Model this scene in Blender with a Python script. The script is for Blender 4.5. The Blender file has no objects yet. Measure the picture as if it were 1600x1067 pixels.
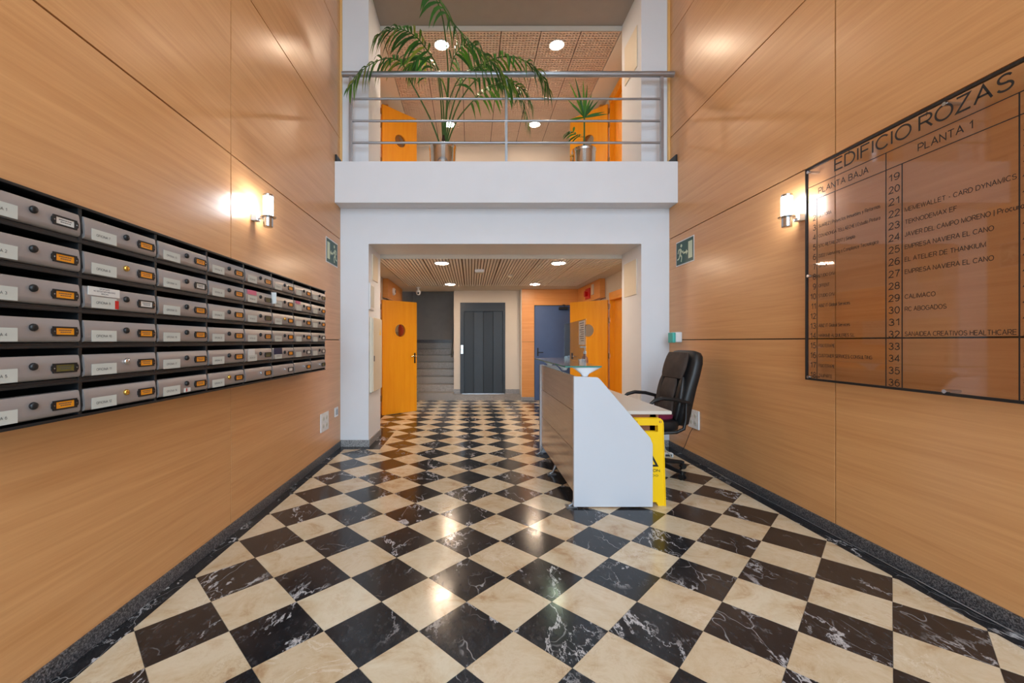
import bpy, bmesh, math, random
from mathutils import Vector, Matrix, noise
random.seed(7)
sc = bpy.context.scene
COL = sc.collection
PI = math.pi

# ------------------------------------------------------------------ camera
cam_d = bpy.data.cameras.new('camera'); cam = bpy.data.objects.new('camera', cam_d); COL.objects.link(cam)
cam.location = (0, 0, 1.3); cam.rotation_euler = (PI/2, 0, 0)
cam_d.sensor_width = 36; cam_d.lens = 655/1600*36; cam_d.shift_x = 0.04
cam_d.clip_start = 0.05; cam_d.clip_end = 200
sc.camera = cam

# ------------------------------------------------------------------ light and exposure
sc.view_settings.view_transform = 'Standard'; sc.view_settings.look = 'None'
sc.view_settings.gamma = 1; sc.view_settings.use_curve_mapping = False
sc.view_settings.exposure = 0.08
WORLD_STRENGTH = 7.0
world = bpy.data.worlds.new('world'); sc.world = world; world.use_nodes = True
bg = world.node_tree.nodes['Background']; bg.inputs[0].default_value = (.70, .85, 1, 1); bg.inputs[1].default_value = WORLD_STRENGTH
DOWN_E = 175.0      # corridor downlights
HALL_FILL_E = 11.0      # added fill panels under the unseen hall ceiling
SCONCE_E = 72.0
pd = bpy.data.lights.new('daylight_portal', 'AREA'); pd.shape = 'RECTANGLE'; pd.size = 3.9; pd.size_y = 5.6
pd.cycles.is_portal = True
po = bpy.data.objects.new('daylight_portal', pd); COL.objects.link(po)
po.location = (.42, -2.62, 3.0); po.rotation_euler = (PI/2, 0, 0)

# ------------------------------------------------------------------ colour and material helpers
def s2l(c):
    return tuple((v/255/12.92 if v/255 <= .04045 else ((v/255+.055)/1.055)**2.4) for v in c) + (1,)
MATS = {}

def nodes(name):
    m = bpy.data.materials.new(name); m.use_nodes = True
    nt = m.node_tree; b = nt.nodes['Principled BSDF']
    MATS[name] = m
    return m, nt, b
def ramp(nt, src, stops, interp='LINEAR'):
    r = nt.nodes.new('ShaderNodeValToRGB'); r.color_ramp.interpolation = interp
    els = r.color_ramp.elements
    while len(els) < len(stops): els.new(.5)
    for e, (p, c) in zip(els, stops): e.position = p; e.color = c
    nt.links.new(src, r.inputs[0]); return r.outputs[0]
def mathn(nt, op, a, b=None, clamp=False):
    n = nt.nodes.new('ShaderNodeMath'); n.operation = op; n.use_clamp = clamp
    for i, v in enumerate((a, b)):
        if v is None: continue
        if isinstance(v, (int, float)): n.inputs[i].default_value = v
        else: nt.links.new(v, n.inputs[i])
    return n.outputs[0]
def mixc(nt, fac, a, b, mode='MIX'):
    n = nt.nodes.new('ShaderNodeMix'); n.data_type = 'RGBA'; n.blend_type = mode
    if isinstance(fac, (int, float)): n.inputs[0].default_value = fac
    else: nt.links.new(fac, n.inputs[0])
    for i, v in ((6, a), (7, b)):
        if isinstance(v, tuple): n.inputs[i].default_value = v
        else: nt.links.new(v, n.inputs[i])
    return n.outputs[2]
def pos(nt, scale=(1, 1, 1), rnd=0):
    g = nt.nodes.new('ShaderNodeNewGeometry'); src = g.outputs['Position']
    mp = nt.nodes.new('ShaderNodeMapping'); mp.inputs['Scale'].default_value = scale
    nt.links.new(src, mp.inputs[0])
    if rnd:
        oi = nt.nodes.new('ShaderNodeObjectInfo')
        s = mathn(nt, 'ADD', oi.outputs['Random'], g.outputs['Random Per Island'])
        s = mathn(nt, 'MULTIPLY', s, rnd)
        c = nt.nodes.new('ShaderNodeCombineXYZ')
        nt.links.new(s, c.inputs[0]); nt.links.new(mathn(nt, 'MULTIPLY', s, 1.7), c.inputs[1]); nt.links.new(mathn(nt, 'MULTIPLY', s, .6), c.inputs[2])
        va = nt.nodes.new('ShaderNodeVectorMath'); va.operation = 'ADD'
        nt.links.new(mp.outputs[0], va.inputs[0]); nt.links.new(c.outputs[0], va.inputs[1])
        return va.outputs[0]
    return mp.outputs[0]
def noise_n(nt, vec, scale, detail=4, rough=.5, dist=0):
    n = nt.nodes.new('ShaderNodeTexNoise'); n.inputs['Scale'].default_value = scale
    n.inputs['Detail'].default_value = detail; n.inputs['Roughness'].default_value = rough
    n.inputs['Distortion'].default_value = dist
    nt.links.new(vec, n.inputs['Vector']); return n.outputs[0]
def bump(nt, b, h, strength=.1, dist=.01):
    n = nt.nodes.new('ShaderNodeBump'); n.inputs['Strength'].default_value = strength; n.inputs['Distance'].default_value = dist
    nt.links.new(h, n.inputs['Height']); nt.links.new(n.outputs[0], b.inputs['Normal'])
def plain(name, c, rough=.5, metal=0, var=.04, scale=6, spec=.5, coat=0, bmp=0):
    m, nt, b = nodes(name)
    col = s2l(c)
    v = noise_n(nt, pos(nt), scale, 5)
    lo = tuple(x*(1-var) for x in col[:3]) + (1,); hi = tuple(min(1, x*(1+var)) for x in col[:3]) + (1,)
    nt.links.new(ramp(nt, v, [(.3, lo), (.7, hi)]), b.inputs['Base Color'])
    b.inputs['Roughness'].default_value = rough; b.inputs['Metallic'].default_value = metal
    b.inputs['Specular IOR Level'].default_value = spec; b.inputs['Coat Weight'].default_value = coat
    if bmp: bump(nt, b, noise_n(nt, pos(nt), 180, 2), bmp, .002)
    return m
def emit(name, c, e):
    m, nt, b = nodes(name); b.inputs['Base Color'].default_value = (.9, .9, .9, 1)
    b.inputs['Emission Color'].default_value = s2l(c); b.inputs['Emission Strength'].default_value = e
    return m
def wood(name, c1, c2, scale, rough=.34, coat=.25, contrast=1.0, spec=.5):
    # scale stretches the grain: small number along the grain
    m, nt, b = nodes(name)
    p = pos(nt, scale, rnd=3.1)
    n1 = noise_n(nt, p, 1.0, 6, .6, .6); n2 = noise_n(nt, pos(nt, tuple(3.5*s for s in scale)), 1.0, 3, .6)
    f = mathn(nt, 'ADD', mathn(nt, 'MULTIPLY', n1, .7), mathn(nt, 'MULTIPLY', n2, .3))
    nt.links.new(ramp(nt, f, [(.5-.16/contrast, s2l(c1)), (.5+.16/contrast, s2l(c2))]), b.inputs['Base Color'])
    b.inputs['Roughness'].default_value = rough; b.inputs['Coat Weight'].default_value = coat; b.inputs['Coat Roughness'].default_value = .25
    b.inputs['Specular IOR Level'].default_value = spec
    bump(nt, b, n2, .04, .003)
    return m
def clear(name, tint, gloss=1.0, rough=.02, ior=1.45):
    m = bpy.data.materials.new(name); m.use_nodes = True; nt = m.node_tree; MATS[name] = m
    for n in list(nt.nodes):
        if n.type == 'BSDF_PRINCIPLED': nt.nodes.remove(n)
    out = [n for n in nt.nodes if n.type == 'OUTPUT_MATERIAL'][0]
    t = nt.nodes.new('ShaderNodeBsdfTransparent'); t.inputs[0].default_value = tint
    g = nt.nodes.new('ShaderNodeBsdfGlossy'); g.inputs['Roughness'].default_value = rough; g.inputs[0].default_value = (.95, .95, .95, 1)
    lw = nt.nodes.new('ShaderNodeLayerWeight'); lw.inputs[0].default_value = .5     # Schlick: the same from both sides
    f0 = ((ior-1)/(ior+1))**2
    fr = mathn(nt, 'ADD', f0, mathn(nt, 'MULTIPLY', mathn(nt, 'POWER', lw.outputs['Facing'], 5.0), 1-f0))
    mx = nt.nodes.new('ShaderNodeMixShader')
    nt.links.new(mathn(nt, 'MULTIPLY', fr, gloss, True), mx.inputs[0])
    nt.links.new(t.outputs[0], mx.inputs[1]); nt.links.new(g.outputs[0], mx.inputs[2]); nt.links.new(mx.outputs[0], out.inputs[0])
    return m

M = {}
M['wall_wood'] = wood('wall_beech', (204, 147, 92), (222, 168, 112), (3, .8, 26), .36, .3, .9)
M['door_wood'] = wood('door_orange', (238, 153, 14), (246, 168, 28), (14, 14, 1.0), .38, .2)
M['panel_wood'] = wood('corridor_wood', (214, 142, 66), (226, 158, 84), (1, 1, 18), .4, .1)
M['trim_wood'] = wood('trim_light_wood', (226, 178, 110), (236, 192, 128), (20, 20, 1), .4, .1)
M['desk_wood'] = wood('desk_front_laminate', (176, 150, 128), (190, 164, 140), (2, 1.2, 26), .16, .5)
M['apron_wood'] = wood('desk_apron', (150, 92, 58), (170, 108, 70), (2, 10, 20), .5, 0)
M['white'] = plain('white_paint', (222, 226, 232), .75, var=.015, scale=3)
M['side_white'] = plain('cream_paint', (214, 206, 194), .75, var=.02, scale=3)
M['dim_wall'] = plain('grey_stair_paint', (168, 163, 158), .8, var=.05)
M['soffit'] = plain('shaded_soffit_white', (152, 144, 138), .85, var=.03)  # white paint darkened, the beam's shade put into the colour
M['ceil'] = plain('ceiling_metal', (242, 238, 234), .6, var=.02)
M['ceil_up'] = plain('upper_ceiling_tile', (214, 190, 170), .6, var=.02)
M['ceil_dark'] = plain('ceiling_gap', (110, 92, 80), .9)
M['hall_ceil'] = plain('hall_ceiling_paint', (225, 225, 222), .9)
M['black'] = plain('black_paint', (24, 26, 29), .42, var=.12)
M['black_plastic'] = plain('black_plastic', (20, 20, 22), .45, var=.1)
M['void'] = plain('dark_backing', (22, 16, 12), .9)
M['steel'] = plain('brushed_steel', (196, 199, 203), .26, 1, var=.06, scale=30)
M['rail'] = plain('grey_rail_paint', (158, 162, 168), .3, .75, var=.04)
M['mail'] = plain('mailbox_grey', (158, 153, 152), .34, .35, var=.05, scale=4)
M['orange_card'] = plain('orange_card', (232, 150, 18), .5, var=.06, scale=40)
M['olive_card'] = plain('olive_card', (98, 92, 40), .5, var=.12, scale=40)
M['white_card'] = plain('white_card', (216, 216, 212), .5, var=.03)
M['paper'] = plain('paper_label', (196, 200, 194), .6, var=.03)
M['pink'] = plain('pink_paper', (206, 110, 140), .6); M['navy'] = plain('navy_paper', (28, 34, 72), .5); M['red'] = plain('red_paint', (190, 24, 22), .4)
M['brass'] = plain('brass', (222, 178, 88), .25, 1); M['chrome'] = plain('chrome', (205, 205, 205), .15, 1)
M['ink'] = plain('ink', (22, 22, 24), .6); M['greyink'] = plain('grey_ink', (70, 72, 76), .6)
M['panel_grey'] = plain('desk_grey_panel', (202, 206, 214), .5, var=.01, scale=3)
M['worktop'] = plain('worktop_beige', (212, 204, 192), .35, var=.01)
M['yellow'] = plain('yellow_plastic', (250, 202, 0), .4, var=.03)
M['green'] = plain('exit_green', (16, 74, 64), .4); M['glow'] = plain('exit_pictogram', (205, 222, 196), .5)
M['lift'] = plain('lift_grey', (45, 50, 55), .42, .3, var=.05); M['liftdark'] = plain('lift_dark', (32, 36, 40), .42, .3)
M['blue'] = plain('blue_door', (66, 90, 134), .5, var=.05)
M['leather'] = plain('black_leather', (26, 27, 29), .42, var=.12, scale=14, bmp=.25)
M['worn'] = plain('worn_brown_fabric', (66, 55, 49), .9, var=.25, scale=9, bmp=.3)
M['maroon'] = plain('maroon_cushion', (110, 12, 50), .9)
M['cable_w'] = plain('white_cable', (216, 220, 204), .5); M['teal'] = plain('teal_plastic', (70, 176, 166), .4)
M['soil'] = plain('soil', (60, 44, 32), 1, var=.3, scale=60)
M['outlet'] = plain('white_plastic', (222, 224, 226), .4, var=.01)
M['tarmac'] = plain('pavement_stone', (120, 118, 114), .9, var=.15)
M['beige_metal'] = plain('beige_cabinet', (218, 208, 188), .5, var=.015)
M['diffuser'] = emit('downlight_diffuser', (255, 226, 196), DOWN_E)
M['hall_fill'] = emit('hall_fill_diffuser', (240, 247, 255), HALL_FILL_E)  # glow of the added hall fill panels
M['sconce'] = emit('sconce_glass', (244, 248, 255), SCONCE_E)
M['acrylic'] = clear('sign_acrylic', (.90, .86, .84, 1), 1.3, .03)
M['clear'] = clear('clear_plastic', (.90, .93, .93, 1), 1.0, .05)
M['window'] = clear('window_glass', (.96, .98, .98, 1), 1.0, .01)
M['glasstop'] = clear('frosted_glass_top', (.52, .66, .66, 1), 1.5, .12)
M['glassedge'] = plain('glass_edge_green', (60, 130, 120), .2)
M['port'] = clear('porthole_glass', (.75, .72, .68, 1), 1.2, .02)

def stem_mat():
    M['stem'] = plain('palm_stem', (62, 98, 40), .5, var=.15)
    m, nt, b = nodes('palm_leaf')
    oi = nt.nodes.new('ShaderNodeObjectInfo')
    c = ramp(nt, oi.outputs['Random'], [(0, s2l((34, 84, 34))), (.5, s2l((52, 116, 44))), (.9, s2l((96, 150, 50))), (1, s2l((150, 150, 60)))])
    nt.links.new(c, b.inputs['Base Color']); b.inputs['Roughness'].default_value = .45
    t = nt.nodes.new('ShaderNodeBsdfTranslucent'); nt.links.new(c, t.inputs[0])
    mx = nt.nodes.new('ShaderNodeMixShader'); mx.inputs[0].default_value = .22
    out = [n for n in nt.nodes if n.type == 'OUTPUT_MATERIAL'][0]
    nt.links.new(b.outputs[0], mx.inputs[1]); nt.links.new(t.outputs[0], mx.inputs[2]); nt.links.new(mx.outputs[0], out.inputs[0])
    M['leaf'] = m
stem_mat()
def granite(name, a, c, dark):
    m, nt, b = nodes(name)
    n = noise_n(nt, pos(nt), 130, 3, .7)
    nt.links.new(ramp(nt, n, [(.38, s2l(dark)), (.5, s2l(a)), (.62, s2l(c))]), b.inputs['Base Color'])
    b.inputs['Roughness'].default_value = .3
    return m
M['granite'] = granite('dark_granite', (74, 74, 78), (128, 126, 128), (30, 30, 34))
M['granite_light'] = granite('light_granite', (142, 142, 142), (188, 186, 184), (92, 92, 94))
M['granite_step'] = granite('stair_granite', (142, 134, 126), (186, 178, 168), (98, 90, 84))
def marble_black():
    m, nt, b = nodes('black_marble')
    p = pos(nt, (1.5, .8, 1), rnd=23.0)
    n1 = noise_n(nt, p, 2.3, 9, .66, .25)
    ridge = mathn(nt, 'ABSOLUTE', mathn(nt, 'SUBTRACT', n1, .5))
    w = noise_n(nt, p, 6.5, 3)
    wid = mathn(nt, 'MULTIPLY', mathn(nt, 'SUBTRACT', w, .36, True), .085)
    v = mathn(nt, 'SUBTRACT', 1.0, mathn(nt, 'DIVIDE', ridge, mathn(nt, 'ADD', wid, .0006)), True)
    mask = ramp(nt, noise_n(nt, p, 1.7, 2), [(.46, (0, 0, 0, 1)), (.56, (1, 1, 1, 1))])
    v1 = mathn(nt, 'MULTIPLY', v, mask)
    # thin straight cracks
    vo = nt.nodes.new('ShaderNodeTexVoronoi'); vo.feature = 'DISTANCE_TO_EDGE'; vo.inputs['Scale'].default_value = 4.5
    ad = nt.nodes.new('ShaderNodeVectorMath'); ad.operation = 'ADD'
    nz = nt.nodes.new('ShaderNodeTexNoise'); nz.inputs['Scale'].default_value = 7; nt.links.new(p, nz.inputs['Vector'])
    sc_ = nt.nodes.new('ShaderNodeVectorMath'); sc_.operation = 'SCALE'; sc_.inputs['Scale'].default_value = .16
    nt.links.new(nz.outputs['Color'], sc_.inputs[0]); nt.links.new(p, ad.inputs[0]); nt.links.new(sc_.outputs[0], ad.inputs[1])
    nt.links.new(ad.outputs[0], vo.inputs['Vector'])
    cr = ramp(nt, vo.outputs['Distance'], [(0, (1, 1, 1, 1)), (.014, (0, 0, 0, 1))])
    mask2 = ramp(nt, noise_n(nt, p, 2.6, 2), [(.53, (0, 0, 0, 1)), (.62, (.6, .6, .6, 1))])
    v2 = mathn(nt, 'MULTIPLY', cr, mask2)
    tot = mathn(nt, 'ADD', v1, v2, True)
    base = ramp(nt, noise_n(nt, p, 24, 6, .7), [(.35, s2l((24, 25, 28))), (.58, s2l((40, 41, 45))), (.75, s2l((84, 85, 88)))])
    nt.links.new(mixc(nt, tot, base, s2l((205, 205, 208))), b.inputs['Base Color'])
    b.inputs['Specular IOR Level'].default_value = .36
    nt.links.new(ramp(nt, noise_n(nt, pos(nt), 9, 4), [(.3, (.13, .13, .13, 1)), (.8, (.24, .24, .24, 1))]), b.inputs['Roughness'])
    return m
def marble_cream():
    m, nt, b = nodes('cream_marble')
    p = pos(nt, (1, 1, 1), rnd=31.0)
    n1 = noise_n(nt, p, 4.6, 10, .7, .5); n2 = noise_n(nt, p, 1.1, 3)
    c = ramp(nt, n1, [(.3, s2l((182, 152, 118))), (.44, s2l((210, 194, 164))), (.58, s2l((222, 212, 188))), (.74, s2l((202, 180, 148)))])
    oi = nt.nodes.new('ShaderNodeObjectInfo')
    c = mixc(nt, mathn(nt, 'MULTIPLY', oi.outputs['Random'], .42), c, mixc(nt, .8, c, s2l((214, 182, 144)), 'MULTIPLY'))
    ridge = mathn(nt, 'ABSOLUTE', mathn(nt, 'SUBTRACT', noise_n(nt, p, 4.2, 8, .65, 1.2), .5))
    vein = ramp(nt, ridge, [(0, (.55, .55, .55, 1)), (.02, (0, 0, 0, 1))])
    mask = ramp(nt, noise_n(nt, p, 2.2, 2), [(.5, (0, 0, 0, 1)), (.62, (1, 1, 1, 1))])
    c = mixc(nt, mathn(nt, 'MULTIPLY', vein, mask), c, s2l((232, 224, 208)))
    ridge2 = mathn(nt, 'ABSOLUTE', mathn(nt, 'SUBTRACT', noise_n(nt, p, 6, 8, .7, .6), .52))
    crack = ramp(nt, ridge2, [(0, (.5, .5, .5, 1)), (.012, (0, 0, 0, 1))])
    mask3 = ramp(nt, noise_n(nt, p, 3.1, 2), [(.55, (0, 0, 0, 1)), (.68, (1, 1, 1, 1))])
    c = mixc(nt, mathn(nt, 'MULTIPLY', crack, mask3), c, s2l((150, 104, 62)))
    nt.links.new(c, b.inputs['Base Color'])
    nt.links.new(ramp(nt, noise_n(nt, pos(nt), 9, 4), [(.3, (.12, .12, .12, 1)), (.8, (.22, .22, .22, 1))]), b.inputs['Roughness'])
    return m
M['mb'] = marble_black(); M['mc'] = marble_cream()
M['grout'] = plain('floor_grout', (112, 104, 94), .8)

# ------------------------------------------------------------------ object helpers
ORG = {}     # world origin of every object built
def tag(o, label=None, cat=None, group=None, kind=None):
    if label: o['label'] = label
    if cat: o['category'] = cat
    if group: o['group'] = group
    if kind: o['kind'] = kind
    return o
def root(name, loc, label, cat, group=None, kind=None):
    o = bpy.data.objects.new(name, None); COL.objects.link(o); o.location = loc; o.empty_display_size = .05
    ORG[o.name] = Vector(loc)
    return tag(o, label, cat, group, kind)
def place(name, mesh, loc, parent=None):
    o = bpy.data.objects.new(name, mesh); COL.objects.link(o); loc = Vector(loc)
    ORG[o.name] = loc
    if parent is not None: o.parent = parent; o.location = loc - ORG[parent.name]
    else: o.location = loc
    return o
class MB:
    def __init__(s): s.bm = bmesh.new(); s.mx = Matrix()
    def _v(s, pts): return [s.bm.verts.new(s.mx @ Vector(p)) for p in pts]
    def box(s, x0, x1, y0, y1, z0, z1, bev=0, seg=2, mx=None):
        b = s.bm if not bev else bmesh.new()
        T = s.mx if mx is None else s.mx @ mx
        vs = [b.verts.new(T @ Vector(p)) for p in ((x0, y0, z0), (x1, y0, z0), (x1, y1, z0), (x0, y1, z0), (x0, y0, z1), (x1, y0, z1), (x1, y1, z1), (x0, y1, z1))]
        for f in ((0, 3, 2, 1), (4, 5, 6, 7), (0, 1, 5, 4), (1, 2, 6, 5), (2, 3, 7, 6), (3, 0, 4, 7)): b.faces.new([vs[i] for i in f])
        if bev:
            bmesh.ops.bevel(b, geom=list(b.edges), offset=bev, segments=seg, affect='EDGES', profile=.6)
            s.merge(b)
        return s
    def merge(s, b):
        m = bpy.data.meshes.new('tmp'); b.to_mesh(m); b.free(); s.bm.from_mesh(m); bpy.data.meshes.remove(m)
    def prism(s, pts, d):          # polygon extruded by vector d
        a = s._v(pts); b = s._v([Vector(p)+Vector(d) for p in pts]); n = len(a)
        s.bm.faces.new(a); s.bm.faces.new(b[::-1])
        for i in range(n): s.bm.faces.new((a[i], b[i], b[(i+1) % n], a[(i+1) % n]))
        return s
    def cyl(s, p0, p1, r0, r1=None, seg=16, caps=True):
        return s.tube([p0, p1], [r0, r0 if r1 is None else r1], seg, caps)
    def tube(s, pts, r, seg=8, caps=True):
        pts = [Vector(p) for p in pts]; n = len(pts)
        rs = r if isinstance(r, (list, tuple)) else [r]*n
        rings = []; up = None
        for i, p in enumerate(pts):
            d = (pts[min(i+1, n-1)]-pts[max(i-1, 0)]).normalized()
            if up is None:
                up = Vector((0, 0, 1)) if abs(d.z) < .9 else Vector((0, 1, 0))
            a = d.cross(up).normalized(); up = a.cross(d).normalized()
            rings.append(s._v([p+(a*math.cos(2*PI*k/seg)+up*math.sin(2*PI*k/seg))*rs[i] for k in range(seg)]))
        for i in range(n-1):
            for k in range(seg):
                s.bm.faces.new((rings[i][k], rings[i][(k+1) % seg], rings[i+1][(k+1) % seg], rings[i+1][k]))
        if caps: s.bm.faces.new(rings[0][::-1]); s.bm.faces.new(rings[-1])
        return s
    def lathe(s, prof, c, seg=28, axis='z'):
        rings = []
        for r, h in prof:
            ps = []
            for k in range(seg):
                a = 2*PI*k/seg; u, v = r*math.cos(a), r*math.sin(a)
                q = {'z': (u, v, h), 'x': (h, u, v), 'y': (u, h, v)}[axis]
                ps.append(Vector(c)+Vector(q))
            rings.append(s._v(ps))
        for i in range(len(rings)-1):
            for k in range(seg):
                s.bm.faces.new((rings[i][k], rings[i][(k+1) % seg], rings[i+1][(k+1) % seg], rings[i+1][k]))
        s.bm.faces.new(rings[0][::-1]); s.bm.faces.new(rings[-1]); return s
    def loft(s, secs, seg=24, ex=3.0):
        rings = []
        for c, a, b in secs:
            c, a, b = Vector(c), Vector(a), Vector(b); ps = []
            for k in range(seg):
                t = 2*PI*k/seg; cu, sv = math.cos(t), math.sin(t)
                u = math.copysign(abs(cu)**(2/ex), cu); v = math.copysign(abs(sv)**(2/ex), sv)
                ps.append(c+a*u+b*v)
            rings.append(s._v(ps))
        for i in range(len(rings)-1):
            for k in range(seg):
                s.bm.faces.new((rings[i][k], rings[i][(k+1) % seg], rings[i+1][(k+1) % seg], rings[i+1][k]))
        s.bm.faces.new(rings[0][::-1]); s.bm.faces.new(rings[-1]); return s
    def mesh(s, name, mat, origin, smooth=True):
        bmesh.ops.recalc_face_normals(s.bm, faces=list(s.bm.faces))
        o = Vector(origin)
        for v in s.bm.verts: v.co -= o
        me = bpy.data.meshes.new(name)
        if smooth:
            for f in s.bm.faces: f.smooth = True
            for e in s.bm.edges:
                if len(e.link_faces) == 2:
                    g = e.calc_face_angle(0); a0_, a1_ = (f.calc_area() for f in e.link_faces)
                    if g > .84 or (g > .12 and max(a0_, a1_) > 8*min(a0_, a1_)): e.smooth = False   # flat faces stay flat beside their bevels
        s.bm.to_mesh(me); s.bm.free()
        for m in (mat if isinstance(mat, (list, tuple)) else [mat]): me.materials.append(m)
        return me
    def build(s, name, mat, parent=None, origin=None, smooth=True):
        if origin is None:
            co = [v.co for v in s.bm.verts]
            lo = [min(c[i] for c in co) for i in range(3)]; hi = [max(c[i] for c in co) for i in range(3)]
            origin = ((lo[0]+hi[0])/2, (lo[1]+hi[1])/2, lo[2])
        return place(name, s.mesh(name, mat, origin, smooth), origin, parent)
def bx(name, mat, a, parent=None, bev=0, **k):
    return MB().box(*a, bev=bev).build(name, mat, parent, **k)
def arc(cx, cy, rx, ry, a0, a1, n=14):
    return [(cx+rx*math.cos(math.radians(a0+(a1-a0)*i/n)), cy+ry*math.sin(math.radians(a0+(a1-a0)*i/n))) for i in range(n+1)]
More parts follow.
